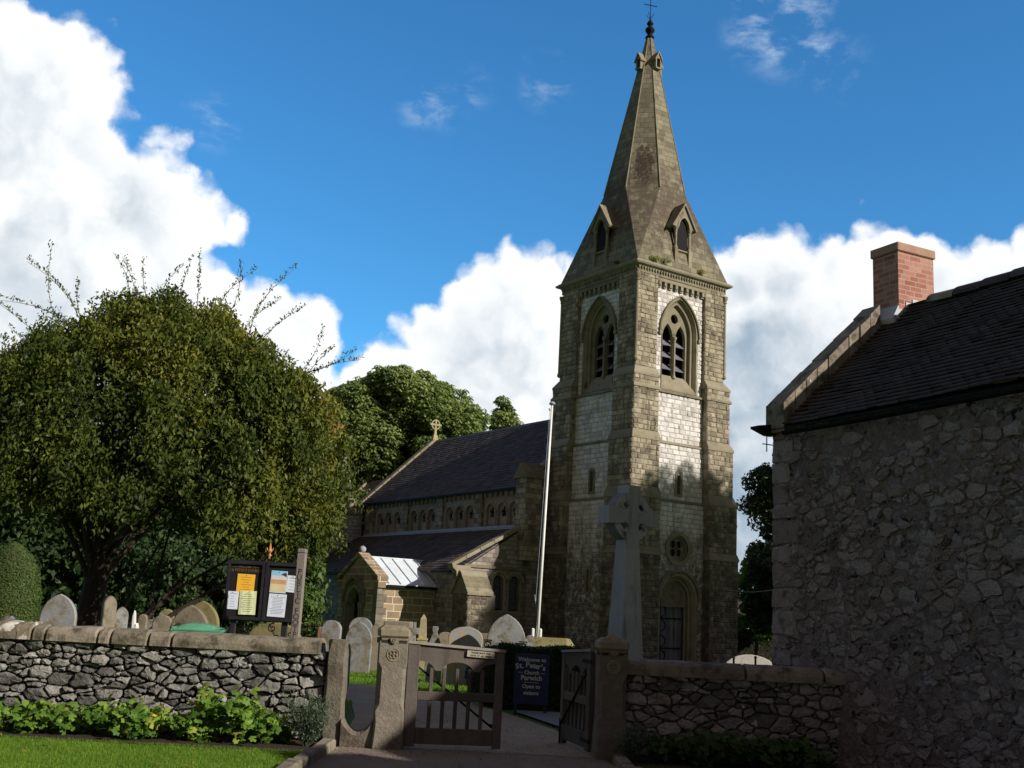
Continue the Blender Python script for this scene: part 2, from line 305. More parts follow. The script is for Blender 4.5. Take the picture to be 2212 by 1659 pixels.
L_geran=mat_leaf('border_leaf',[(0,(.025,.065,.012)),(.4,(.07,.155,.022)),(.75,(.19,.31,.045)),(1,(.36,.38,.08))],trans=.35,nscale=3)
L_shadeplant=mat_leaf('border_leaf_painted_shade',[(0,(.012,.035,.010)),(.5,(.03,.075,.015)),(1,(.08,.14,.03))],trans=.3,nscale=3)  # border leaf darkened: shade of the right bed put into its colour
L_lav=mat_leaf('catmint_leaf',[(0,(.07,.11,.07)),(.6,(.16,.22,.15)),(.85,(.22,.27,.22)),(1,(.22,.20,.42))],trans=.2,nscale=3)
L_blade=mat_leaf('grass_blade',[(0,(.07,.145,.010)),(.5,(.135,.245,.018)),(1,(.22,.34,.04))],trans=.35,nscale=2)
L_moss=mat_leaf('wall_fern_leaf',[(0,(.10,.13,.03)),(1,(.32,.34,.08))],trans=.3)

# ------------------------------------------------------------------ mesh helpers
def tag(o,label=None,cat=None,group=None,kind=None):
    if label:o['label']=label
    if cat:o['category']=cat
    if group:o['group']=group
    if kind:o['kind']=kind
    return o
def empty(name,loc,rz,label,cat,group=None):
    o=bpy.data.objects.new(name,None);col.objects.link(o);o.location=loc;o.rotation_euler=(0,0,rz);o.empty_display_size=.3
    return tag(o,label,cat,group)
def box_uv(me):
    n=len(me.loops)
    if n==0:return
    co=np.empty(len(me.vertices)*3);me.vertices.foreach_get('co',co);co=co.reshape(-1,3)
    vi=np.empty(n,int);me.loops.foreach_get('vertex_index',vi)
    nf=len(me.polygons);ls=np.empty(nf,int);lt=np.empty(nf,int);me.polygons.foreach_get('loop_start',ls);me.polygons.foreach_get('loop_total',lt)
    nr=np.empty(nf*3);me.polygons.foreach_get('normal',nr);nr=nr.reshape(-1,3)
    # texture direction is snapped so neighbouring facets share it
    tx=np.stack([-nr[:,1],nr[:,0],np.zeros(nf)],1);L=np.linalg.norm(tx,axis=1);fl=L<.12
    tx[fl]=(1,0,0);L[fl]=1;tx/=L[:,None]
    by=np.cross(nr,tx);by[fl]=(0,1,0)
    fi=np.repeat(np.arange(nf),lt)
    p=co[vi];u=(p*tx[fi]).sum(1);v=(p*by[fi]).sum(1)
    uv=me.uv_layers.new(name='UVMap');uv.data.foreach_set('uv',np.stack([u,v],1).ravel())
class MB:
    def __init__(s): s.v=[];s.f=[];s.t=[];s.cur=None;s.M=None
    def tn(s): return random.random() if s.cur is None else s.cur
    def add(s,vs,fs,t=None):
        b=len(s.v)
        if s.M is not None: vs=[tuple(s.M@Vector(p)) for p in vs]
        s.v+= [tuple(p) for p in vs];t=s.tn() if t is None else t
        for f in fs: s.f.append(tuple(b+i for i in f));s.t.append(t)
    def box(s,a,b,t=None,bev=0,jit=0):
        x0,y0,z0=a;x1,y1,z1=b
        if bev:
            e=bev;s.hull2([(x0+e,y0,z0+e),(x1-e,y0,z0+e),(x1-e,y0,z1-e),(x0+e,y0,z1-e)],None);return
        P=[(x0,y0,z0),(x1,y0,z0),(x1,y1,z0),(x0,y1,z0),(x0,y0,z1),(x1,y0,z1),(x1,y1,z1),(x0,y1,z1)]
        if jit: P=[tuple(c+random.uniform(-jit,jit) for c in p) for p in P]
        s.add(P,[(0,3,2,1),(4,5,6,7),(0,1,5,4),(1,2,6,5),(2,3,7,6),(3,0,4,7)],t)
    def rbox(s,a,b,e=.02,t=None,jit=0,n=None):
        """box with chamfered edges"""
        x0,y0,z0=a;x1,y1,z1=b;V=[];idx={}
        for i,X in enumerate((x0,x1)):
            for j,Y in enumerate((y0,y1)):
                for k,Z in enumerate((z0,z1)):
                    sx,sy,sz=(1-2*i)*e,(1-2*j)*e,(1-2*k)*e
                    for q,p in enumerate(((X,Y+sy,Z+sz),(X+sx,Y,Z+sz),(X+sx,Y+sy,Z))):
                        idx[i,j,k,q]=len(V);V.append(tuple(c+(random.uniform(-jit,jit) if jit else 0) for c in p))
        F=[]
        for i in (0,1):F.append([idx[i,0,0,0],idx[i,1,0,0],idx[i,1,1,0],idx[i,0,1,0]])
        for j in (0,1):F.append([idx[0,j,0,1],idx[1,j,0,1],idx[1,j,1,1],idx[0,j,1,1]])
        for k in (0,1):F.append([idx[0,0,k,2],idx[1,0,k,2],idx[1,1,k,2],idx[0,1,k,2]])
        for j in (0,1):
            for k in (0,1):F.append([idx[0,j,k,1],idx[1,j,k,1],idx[1,j,k,2],idx[0,j,k,2]])
        for i in (0,1):
            for k in (0,1):F.append([idx[i,0,k,0],idx[i,1,k,0],idx[i,1,k,2],idx[i,0,k,2]])
        for i in (0,1):
            for j in (0,1):F.append([idx[i,j,0,0],idx[i,j,1,0],idx[i,j,1,1],idx[i,j,0,1]])
        for i in (0,1):
            for j in (0,1):
                for k in (0,1):F.append([idx[i,j,k,0],idx[i,j,k,1],idx[i,j,k,2]])
        s.add(V,F,t)
    def prism(s,pts,d,t=None,caps=(1,1)):
        """pts: 3D polygon, d: extrusion vector"""
        n=len(pts);P=[tuple(p) for p in pts]+[tuple(p[i]+d[i] for i in range(3)) for p in pts]
        F=[(i,(i+1)%n,n+(i+1)%n,n+i) for i in range(n)]
        if caps[0]:F.append(tuple(range(n-1,-1,-1)))
        if caps[1]:F.append(tuple(range(n,2*n)))
        s.add(P,F,t)
    def frust(s,r0,z0,r1,z1,c0=(0,0),c1=None,t=None):
        """square frustum: half sizes (hx,hy)"""
        c1=c1 or c0;P=[]
        for (hx,hy),z,c in ((r0,z0,c0),(r1,z1,c1)):
            P+=[(c[0]-hx,c[1]-hy,z),(c[0]+hx,c[1]-hy,z),(c[0]+hx,c[1]+hy,z),(c[0]-hx,c[1]+hy,z)]
        s.add(P,[(0,3,2,1),(4,5,6,7),(0,1,5,4),(1,2,6,5),(2,3,7,6),(3,0,4,7)],t)
    def tube(s,path,rad,n=8,t=None,caps=True):
        path=[Vector(p) for p in path];k=len(path)
        if not hasattr(rad,'__len__'):rad=[rad]*k
        V=[];up=Vector((0,0,1))
        for i,p in enumerate(path):
            d=(path[min(i+1,k-1)]-path[max(i-1,0)]).normalized()
            a=d.cross(up) if abs(d.dot(up))<.95 else d.cross(Vector((1,0,0)))
            a.normalize();b=d.cross(a)
            for j in range(n):
                q=2*math.pi*j/n;V.append(tuple(p+(a*math.cos(q)+b*math.sin(q))*rad[i]))
        F=[(i*n+j,i*n+(j+1)%n,(i+1)*n+(j+1)%n,(i+1)*n+j) for i in range(k-1) for j in range(n)]
        if caps:F+=[tuple(range(n-1,-1,-1)),tuple(range((k-1)*n,k*n))]
        s.add(V,F,t)
    def lathe(s,prof,c=(0,0,0),n=16,t=None):
        V=[];k=len(prof)
        for r,z in prof:
            for j in range(n):
                q=2*math.pi*(j+.5)/n;V.append((c[0]+r*math.cos(q),c[1]+r*math.sin(q),c[2]+z))
        F=[(i*n+j,i*n+(j+1)%n,(i+1)*n+(j+1)%n,(i+1)*n+j) for i in range(k-1) for j in range(n)]
        F+=[tuple(range(n-1,-1,-1)),tuple(range((k-1)*n,k*n))];s.add(V,F,t)
    def grid(s,P,t=None):
        """P[i][j] 3D points"""
        a=len(P);b=len(P[0]);s.add([p for r in P for p in r],[(i*b+j,i*b+j+1,(i+1)*b+j+1,(i+1)*b+j) for i in range(a-1) for j in range(b-1)],t)
    def build(s,name,mat,parent=None,smooth=False,kind=None,label=None,cat=None,group=None,loc=None,rz=0):
        me=bpy.data.meshes.new(name);me.from_pydata(s.v,[],s.f);me.update()
        if len(s.t):
            a=me.attributes.new('tint','FLOAT','FACE');a.data.foreach_set('value',np.array(s.t,dtype=np.float32))
        box_uv(me);me.materials.append(mat)
        if smooth: me.polygons.foreach_set('use_smooth',[True]*len(me.polygons))
        o=bpy.data.objects.new(name,me);col.objects.link(o)
        if parent is not None:o.parent=parent
        if loc is not None:o.location=loc
        o.rotation_euler[2]=rz
        return tag(o,label,cat,group,kind)

# ---- arches: outlines in a face plane (a along, z up)
def arch_pts(ac,hw,spring,H,n=10):
    """points of the arch head from right springing over the apex to the left"""
    c=(H*H-hw*hw)/(2*hw);r=hw+c;out=[]
    th=math.atan2(H,c)if c>1e-6 else math.pi/2
    for i in range(n+1):
        q=th*i/n;out.append((ac-c+r*math.cos(q),spring+r*math.sin(q)))
    L=[(2*ac-a,z) for a,z in out[:-1]][::-1]
    return out+L
def arch_outline(ac,hw,z0,spring,H,n=10): return [(ac-hw,z0),(ac+hw,z0)]+arch_pts(ac,hw,spring,H,n)
def in_poly(p,poly):
    x,y=p;c=False;j=len(poly)-1
    for i in range(len(poly)):
        xi,yi=poly[i];xj,yj=poly[j]
        if (yi>y)!=(yj>y) and x<(xj-xi)*(y-yi)/(yj-yi)+xi:c=not c
        j=i
    return c
def circle_pts(ac,zc,r,n=20,ph=0): return [(ac+r*math.cos(2*math.pi*i/n+ph),zc+r*math.sin(2*math.pi*i/n+ph)) for i in range(n)]
def foil_pts(ac,zc,r,lobes=4,n=7,ph=0,k=.5):
    P=[]
    for L in range(lobes):
        q0=ph+2*math.pi*L/lobes;cx=ac+math.cos(q0)*r*(1-k);cz=zc+math.sin(q0)*r*(1-k)
        sp=math.pi*.62
        for i in range(n):
            q=q0-sp+2*sp*i/(n-1);P.append((cx+r*k*math.cos(q),cz+r*k*math.sin(q)))
    return P
class Face:
    """maps (a,z,out) to the local frame"""
    def __init__(s,fn): s.fn=fn
    def __call__(s,a,z,o): return s.fn(a,z,o)
def plate(mb,F,outer,holes,o,t=None):
    polys=[outer]+holes
    V=[[Vector((a,z,0)) for a,z in p] for p in polys]
    tris=tessellate_polygon(V);flat=[q for p in polys for q in p]
    mb.add([F(a,z,o) for a,z in flat],[tuple(x) for x in tris],t)
def reveal(mb,F,pts,o0,o1,t=None,closed=True):
    n=len(pts);rg=range(n if closed else n-1)
    mb.add([F(a,z,o0) for a,z in pts]+[F(a,z,o1) for a,z in pts],[(i,(i+1)%n,n+(i+1)%n,n+i) for i in rg],t)
def ring(mb,F,pi,po,o0,o1,t=None,closed=False):
    """solid band between inner outline and outer outline (same number of points), from depth o1 to o0 (front)"""
    n=len(pi);rg=range(n if closed else n-1);V=[F(a,z,o0) for a,z in pi]+[F(a,z,o0) for a,z in po]+[F(a,z,o1) for a,z in pi]+[F(a,z,o1) for a,z in po]
    Fs=[]
    for i in rg:
        j=(i+1)%n;Fs+=[(i,j,n+j,n+i),(n+i,n+j,3*n+j,3*n+i),(2*n+i,2*n+j,j,i)]
    if not closed:Fs+=[(0,n,3*n,2*n),(n-1,2*n-1,4*n-1,3*n-1)]
    mb.add(V,Fs,t)
def ashlar(mb,F,a0,a1,z0,z1,o,course=.2,lmin=.24,lmax=.5,depth=.03,holes=(),joint=.005,topf=None):
    """rock faced stones in courses, each a small bulged block of its own"""
    nz=max(1,round((z1-z0)/course));ch=(z1-z0)/nz
    def blk(x0,x1,y0,y1,lvl):
        for hp in holes:
            cs=[in_poly(q,hp) for q in ((x0,y0),(x1,y0),(x1,y1),(x0,y1),((x0+x1)/2,(y0+y1)/2))]
            if all(cs): return
            if any(cs):
                if lvl>=3 or (x1-x0)<.07: return
                if (x1-x0)>(y1-y0)*.8: m=(x0+x1)/2;blk(x0,m,y0,y1,lvl+1);blk(m,x1,y0,y1,lvl+1)
                else: m=(y0+y1)/2;blk(x0,x1,y0,m,lvl+1);blk(x0,x1,m,y1,lvl+1)
                return
        x0+=joint;x1-=joint;y0+=joint;y1-=joint
        if x1-x0<.02 or y1-y0<.02:return
        nx=4 if x1-x0>.2 else 3;us=[0,.14]+([.5] if nx==3 else [.36,.66])+[.86,1]
        vs=[0,.16,.5,.84,1];P=[]
        dd=depth*random.uniform(.6,1.3);tx=random.uniform(-.5,.5);tz=random.uniform(-.5,.5)
        for i,v in enumerate(vs):
            row=[]
            for j,u in enumerate(us):
                e=(i in(0,4)) or (j in (0,len(us)-1))
                h=-.012 if e else dd*(random.uniform(.35,1.15)+tx*(u-.5)+tz*(v-.5))
                row.append(F(x0+(x1-x0)*u,y0+(y1-y0)*v,o+h))
            P.append(row)
        mb.grid(P,random.random())
    for i in range(nz):
        y0=z0+i*ch;x=a0;first=True
        while x<a1-1e-6:
            l=random.uniform(lmin,lmax)
            if first:l*=random.uniform(.5,1);first=False
            if a1-(x+l)<lmin*.6:l=a1-x
            blk(x,min(x+l,a1),y0,y0+ch,0);x+=l

# ------------------------------------------------------------------ ground
def sheet(name,pts,z,mat,kind='structure',sub=None):
    mb=MB();mb.add([(x,y,z) for x,y in pts],[tuple(range(len(pts)))],.5);return mb.build(name,mat,kind=kind)
g=MB();N=24;ext=[-900,-300,-120,-60,-30,-15,-8,-4,0,4,8,15,30,60,120,300,900]
g.grid([[(x,y+20,0) for x in ext] for y in ext],.5);g.build('ground',M_turf,kind='structure')
sheet('road',[(-1.8,13.05),(-1.9,9),(-2.5,4),(-9,-6),(9,-6),(3.5,4),(1.6,9),(1.36,12.9),(1.25,13.6),(-1.35,13.75),(-1.8,13.5)],.006,M_tar)
sheet('path',[(-1.45,13.6),(1.25,13.55),(1.1,15),(.85,16.6),(.16,18.95),(-.5,20.6),(-1.2,22.2),(-2.2,23.4),(-3.3,24.2),(-5.2,27),(-5.6,31),(-6.6,36),(-7.5,40),(-9.5,40),(-8.6,34),(-7.2,29),(-6,25),(-4.4,22.5),(-2.9,20.9),(-2.35,19),(-2.05,17),(-1.9,15)],.010,M_path)
sheet('pavement',[(1.3,15),(.95,16.6),(.28,18.95),(.3,19.1),(2.6,19.1),(2.6,15)],.05,M_flag)
sheet('lawn',[(-1.98,12.55),(-1.98,9),(-2.6,3),(-14,3),(-14,12.75),(-6,12.6)],.03,M_lawn)
sheet('front_verge',[(1.55,12.75),(1.7,9),(3.2,4),(12,4),(12,6),(5.2,11),(4.6,12.2),(3.9,12.85)],.03,M_lawn)
sheet('flower_bed',[(-1.98,12.5),(-6,12.55),(-14,12.7),(-14,13.7),(-1.75,13.7)],.038,M_soil)
sheet('shaded_flower_bed',[(1.5,12.7),(3.9,12.8),(4.3,12.6),(4.6,13.6),(1.4,13.6)],.038,M_soil)

# grass blades on the visible lawn
def blades(name,area,n,h,mat,seed=1,parent=None,clip=None,width=.004):
    r=np.random.default_rng(seed);x0,x1,y0,y1=area
    p=np.stack([r.uniform(x0,x1,n),r.uniform(y0,y1,n)],1)
    if clip is not None:p=p[clip(p[:,0],p[:,1])]
    n=len(p);hh=h*r.uniform(.5,1.3,n);a=r.uniform(0,2*np.pi,n);ln=r.normal(0,.4,(n,2))*hh[:,None]
    dx=np.cos(a)*width;dy=np.sin(a)*width;z0=.02
    v=np.zeros((n,3,3));v[:,0]=np.stack([p[:,0]-dx,p[:,1]-dy,np.full(n,z0)],1);v[:,1]=np.stack([p[:,0]+dx,p[:,1]+dy,np.full(n,z0)],1)
    v[:,2]=np.stack([p[:,0]+ln[:,0],p[:,1]+ln[:,1],z0+hh],1)
    return fastmesh(name,v.reshape(-1,3),3,r.random(n),mat,parent)
def fastmesh(name,verts,k,tints,mat,parent=None):
    n=len(verts)//k;me=bpy.data.meshes.new(name)
    me.vertices.add(n*k);me.vertices.foreach_set('co',np.ascontiguousarray(verts,dtype=np.float32).ravel())
    me.loops.add(n*k);me.loops.foreach_set('vertex_index',np.arange(n*k,dtype=np.int32))
    me.polygons.add(n);me.polygons.foreach_set('loop_start',np.arange(0,n*k,k,dtype=np.int32));me.polygons.foreach_set('loop_total',np.full(n,k,dtype=np.int32))
    a=me.attributes.new('tint','FLOAT','FACE');a.data.foreach_set('value',np.asarray(tints,dtype=np.float32))
    me.update(calc_edges=True);me.validate();me.materials.append(mat)
    o=bpy.data.objects.new(name,me);col.objects.link(o)
    if parent is not None:o.parent=parent
    return o
tag(blades('grass',(-6.5,-1.99,9.5,12.62),90000,.035,L_blade,3,width=.0035),kind='stuff')
tag(blades('grass',(1.5,6,11,12.9),22000,.035,L_blade,4,clip=lambda x,y:(y<12.8)&(x+ (y-12.8)*.5<4.4)),kind='stuff')
tag(blades('grass',(-6,1,22.4,31),40000,.05,L_blade,5,width=.008,clip=lambda x,y:~((y<24.3+(-x-3)*1.2)&(x<-1)&(x<-.9-(y-21.5)*.55))),kind='stuff')
tag(blades('grass',(-3.2,-1.7,14.0,19.5),9000,.05,L_blade,6,width=.006,clip=lambda x,y:x<-2.0-(y-15)*.09),kind='stuff')

# ================================================================== CHURCH
CHX,CHY=4.847,44.0;CH_RZ=math.atan2(math.cos(.967167),math.sin(.967167))
church=empty('church',(CHX,CHY,0),CH_RZ,'stone village church with a square buttressed tower, tall broach spire and slate roofed nave','church')
CS,CT=2.72,2.62
FW=Face(lambda a,z,o:(CS+a,CT-o,z))
FN=Face(lambda a,z,o:(CS-o,CT+a,z))
FE=Face(lambda a,z,o:(CS+a,CT+o,z))
FS=Face(lambda a,z,o:(CS+o,CT+a,z))
PI=1.37
stages=[(0,4.15,3.02,4.45),(4.45,6.38,2.97,6.83),(6.83,8.72,2.84,9.10),(9.10,11.35,2.72,11.75),(11.75,15.98,2.53,15.98)]
panels=[(0,6.35,2.62),(6.45,8.72,2.52),(8.82,10.85,2.44),(10.98,15.98,2.38)]
# --- tower piers
piers=MB();stn=MB();core=MB()
parts_dress=[]
def nd(name):
    m_=MB();parts_dress.append((name,m_));return m_
for i,(z0,z1,h,zt) in enumerate(stages):
    hn=stages[i+1][2] if i<4 else h
    for sx in (-1,1):
        for sy in (-1,1):
            c=((PI+h)/2-.006,);q=(h-PI)/2-.006
            core.frust((q,q),z0,(q,q),z1,(CS+sx*c[0],CT+sy*c[0]))
            if i<4:
                q2=(hn-PI)/2;c2=(PI+hn)/2;e=.035;dress=nd('buttress_offset')
                dress.frust((q+e,q+e),z1-.0,(q+e,q+e),z1+.09,(CS+sx*c[0],CT+sy*c[0]),t=.6)
                dress.frust((q+e,q+e),z1+.09,(q2+.005,q2+.005),zt,(CS+sx*c[0],CT+sy*c[0]),(CS+sx*c2,CT+sy*c2),t=random.random())
    for F in (FW,FN):
        for a0,a1 in ((-h,-PI),(PI,h)):
            ashlar(stn,F,a0,a1,z0,z1,h,course=.205,lmin=.22,lmax=.48,depth=.028)
    # returns of the far piers beside the recessed panels
    ph=[p for p in panels if p[0]<=z0+.2][-1][2]
    ashlar(stn,Face(lambda a,z,o:(CS+o,CT-a,z)),ph,h,z0,z1,PI+0.0,course=.205,lmin=.2,lmax=.4,depth=-.015)
    ashlar(stn,Face(lambda a,z,o:(CS-a,CT+o,z)),ph,h,z0,z1,PI+0.0,course=.205,lmin=.2,lmax=.4,depth=-.015)
    # far outer sides, seen edge on
tower=core.build('tower',M_mortar,church)
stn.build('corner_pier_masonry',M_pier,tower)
# collars of the main string course
for sx in (-1,1):
    for sy in (-1,1):
        h=2.72;c=(PI+h)/2;q=(h-PI)/2+.06;dress=nd('pier_moulding')
        dress.frust((q,q),10.84,(q,q),10.93,(CS+sx*c,CT+sy*c));dress.frust((q,q),10.93,(q-.06,q-.06),11.02,(CS+sx*c,CT+sy*c))
# panel strings
for F in (FW,FN,FE,FS):
    for z,o,hh in ((6.35,2.66,.1),(8.72,2.57,.1),(10.85,2.53,.13)):
        mb=nd('string_course');pts=[F(-PI,z,2.3),F(-PI,z,o),F(-PI,z+hh*.5,o),F(-PI,z+hh,o-.09),F(-PI,z+hh+.02,2.3)]
        d=Vector(F(PI,z,2.3))-Vector(F(-PI,z,2.3));mb.prism(pts,d)
    # flush band over the corbel table
    a=Vector(F(-PI,15.56,2.3));pts=[F(-PI,15.56,2.3),F(-PI,15.56,2.525),F(-PI,15.98,2.525),F(-PI,15.98,2.3)]
    dress=nd('corbel_table');dress.prism(pts,Vector(F(PI,0,0))-Vector(F(-PI,0,0)))
    for k in range(9):
        a=-PI+.12+k*(2*PI-.24-.0)/8.0-.055
        for zz0,zz1,oo in ((15.30,15.40,2.46),(15.38,15.56,2.515)):
            p=[F(a,zz0,2.34),F(a+.13,zz0,2.34),F(a+.13,zz0,oo),F(a,zz0,oo)]
            dress.prism(p,(0,0,zz1-zz0))
for n_,m_ in parts_dress: m_.build(n_,M_dress,tower)
# core behind
cb=MB();cb.frust((1.9,1.9),0,(1.9,1.9),10.7,(CS,CT));
for F in (FE,FS):
    for z0,z1,o in panels: plate(cb,F,[(-PI,z0),(PI,z0),(PI,z1),(-PI,z1)],[],o)
cb.build('tower_core',M_gritbrick,tower)

# --- panels with openings
bel=arch_outline(0,.98,11.02,13.55,1.50,12)
slW=arch_outline(0,.085,6.72,7.5,.085,4)
slN2=arch_outline(-.10,.075,2.65,3.45,.09,4)
doorhole=arch_outline(-.02,.92,0.02,2.48,.92,10)
rose=circle_pts(-.05,4.5,.52,28)
pan=MB();pst=MB()
for F,holes in ((FW,{0:[doorhole,rose],1:[slW],3:[bel]}),(FN,{0:[slN2],1:[slW],3:[bel]})):
    for k,(z0,z1,o) in enumerate(panels):
        hs=holes.get(k,[])
        if k==3:
            # belfry hole reaches the string: notch it into the outline
            out=[(-PI,z0),(-.98,z0)]+[p for p in arch_pts(0,.98,13.55,1.50,12)][::-1]+[(.98,z0),(PI,z0),(PI,z1),(-PI,z1)]
            plate(pan,F,out,[],o-.008)
        elif k==0 and hs and len(hs)==2:
            out=[(-PI,z0),(-.94,z0)]+arch_pts(-.02,.92,2.48,.92,10)[::-1]+[(.90,z0),(PI,z0),(PI,z1),(-PI,z1)]
            plate(pan,F,out,[rose],o-.008)
        else: plate(pan,F,[(-PI,z0),(PI,z0),(PI,z1),(-PI,z1)],hs,o-.008)
        zt=min(z1,15.3)
        ashlar(pst,F,-PI,PI,z0,zt,o,course=.20,lmin=.22,lmax=.5,depth=.024,holes=hs)
pan.build('panel_backing',M_mortarp,tower)
pst.build('pale_wall_panel',M_panel,tower)
# slits
for F,o,s_,ac in ((FW,2.52,slW,0),(FN,2.52,slW,0),(FN,2.62,slN2,-.10)):
    sl=MB();dk=MB();zt=max(z for a,z in s_);zb=min(z for a,z in s_)
    reveal(sl,F,s_,o,o-.28);
    po=[(ac-.20,zb-.12),(ac+.20,zb-.12)]+[(ac+(a-ac)*2.4,z+.10) for a,z in s_[2:]]
    ring(sl,F,s_,po,o+.032,o-.01,closed=True)
    plate(dk,F,s_,[],o-.27)
    sl.build('slit_window_surround',M_dress,tower);dk.build('slit_window_pane',M_dark,tower)

# --- belfry windows
for fi,F in enumerate((FW,FN)):
    b=MB()
    o=2.38
    A=lambda hw,H,z0=11.02:arch_outline(0,hw,z0,13.55,H,12)
    ring(b,F,A(.98,1.50),A(1.075,1.60),o+.035,o-.01)                       # face ring with jambs
    hood_i=arch_pts(0,1.08,13.45,1.68,14);hood_o=arch_pts(0,1.17,13.40,1.80,14)
    ring(b,F,hood_i,hood_o,o+.11,o-.01)
    for s in (-1,1):
        p=[F(s*1.12-.07,13.30,o-.01),F(s*1.12+.07,13.30,o-.01),F(s*1.12+.07,13.30,o+.12),F(s*1.12-.07,13.30,o+.12)];b.prism(p,(0,0,.14))
    steps=[(.98,1.50),(.90,1.40),(.90,1.40),(.80,1.27),(.80,1.27),(.74,1.20)];dz=[o+.03,o-.09,o-.13,o-.16,o-.28,o-.31]
    for k in range(5):
        p0=A(*steps[k]);p1=A(*steps[k+1])
        n=len(p0);V=[F(a,z,dz[k]) for a,z in p0]+[F(a,z,dz[k+1]) for a,z in p1]
        b.add(V,[(i,(i+1)%n,n+(i+1)%n,n+i) for i in range(1,n)],.5)
    # sloping sill
    pts=[F(-.98,11.0,o-.02),F(-.98,11.0,o+.03),F(-.98,11.08,o+.03),F(-.98,11.72,o-.36),F(-.98,11.0,o-.5)]
    b.prism(pts,Vector(F(.98,0,0))-Vector(F(-.98,0,0)),.6)
    # tracery plate with two lancets and an oculus
    outer=A(.76,1.22,11.6)
    h=[arch_outline(s*.365,.29,11.62,13.35,.62,8) for s in (-1,1)]+[circle_pts(0,14.22,.205,20)]
    ot=o-.31;plate(b,F,outer,h,ot)
    for hp in h: reveal(b,F,hp,ot,ot-.16)
    wnd=b.build('belfry_window',M_dress,church)
    sh=MB();cx,cy,_=F(0,0,ot+.03)
    sh.lathe([(.085,11.62),(.085,11.70),(.06,11.76),(.05,11.8),(.05,13.18),(.075,13.2),(.055,13.24),(.10,13.34),(.10,13.42)],(cx,cy,0),12)
    sh.build('mullion_shaft',M_dress,wnd,smooth=False)
    d2=MB();plate(d2,F,A(.80,1.3,11.3),[],ot-.75);reveal(d2,F,A(.80,1.3,11.3),ot-.17,ot-.75);d2.build('belfry_darkness',M_dark,wnd)
    for s in (-1,1):
        for k in range(3):
            l=MB();z=11.98+k*.52;a0=s*.365-.31;a1=s*.365+.31
            pts=[F(a0,z,ot-.05),F(a0,z+.025,ot-.04),F(a0,z+.36,ot-.42),F(a0,z+.335,ot-.43)]
            l.prism(pts,Vector(F(a1,0,0))-Vector(F(a0,0,0)));l.build('louvre',M_louvre,wnd)

# --- corner colonettes
for sx,sy in ((-1,-1),(1,-1),(-1,1)):
    c=MB();x,y=CS+sx*2.535,CT+sy*2.535
    c.lathe([(.05,11.92),(.10,11.98),(.10,12.06),(.07,12.12),(.065,15.3),(.10,15.34),(.075,15.38),(.13,15.52),(.14,15.62)],(x,y,0),12);c.build('colonette',M_dress,church)

# --- cornice with zigzag
cn=MB()
for (h0,z0,h1,z1) in ((2.56,15.72,2.56,15.97),(2.60,15.97,2.70,16.03),(2.74,16.03,2.78,16.08),(2.78,16.08,2.78,16.13),(2.76,16.13,2.66,16.22)):
    cn.frust((h0,h0),z0,(h1,h1),z1,(CS,CT))
for F in (FW,FN):
    n=34
    for k in range(n):
        a=-2.56+5.12*k/n;w_=5.12/n
        V=[F(a+.01,15.965,2.56),F(a+w_-.01,15.965,2.56),F(a+w_/2,15.80,2.56),F(a+.01,15.965,2.64),F(a+w_-.01,15.965,2.64),F(a+w_/2,15.82,2.60)]
        cn.add(V,[(0,1,4,3),(3,4,5),(0,3,5,2),(1,2,5,4)])
cn.build('cornice',M_dress,church)

# --- broach spire
def octo(ap,z):
    r=ap/math.cos(math.pi/8);return [(CS+r*math.cos(math.pi/8+k*math.pi/4),CT+r*math.sin(math.pi/8+k*math.pi/4),z) for k in range(8)]
sp=MB();zb,zk,zt_=16.2,20.1,28.2;hb=2.62;ak=1.80;at_=.13
base=[(CS+sx*hb,CT+sy*hb,zb) for sx,sy in ((1,1),(-1,1),(-1,-1),(1,-1))]
kk=octo(ak,zk);tt=octo(at_,zt_)
# octagon vertices: k at angle 22.5+45k ; diagonal facets lie between k and k+1 for even k (45,135,225,315)
V=base+kk+tt;Fs=[]
for k in range(8): Fs.append((4+k,4+(k+1)%8,12+(k+1)%8,12+k))
for q in range(4):
    a=4+2*q;bq=4+2*q+1;Fs.append((q,bq,a))                   # broach triangle on the diagonal
    nx=4+(2*q+2)%8;Fs.append((q,(q+1)%4,nx,bq))              # cardinal trapezoid
Fs.append(tuple(range(12,20)))
sp.add(V,Fs,.5);spire=sp.build('spire',M_spire,church)
# spire ridges (thin rolls on the arrises)
ar=MB()
for k in range(8): ar.tube([kk[k],tt[k]],[.035,.02],6)
ar.build('spire_arris',M_dress,spire)
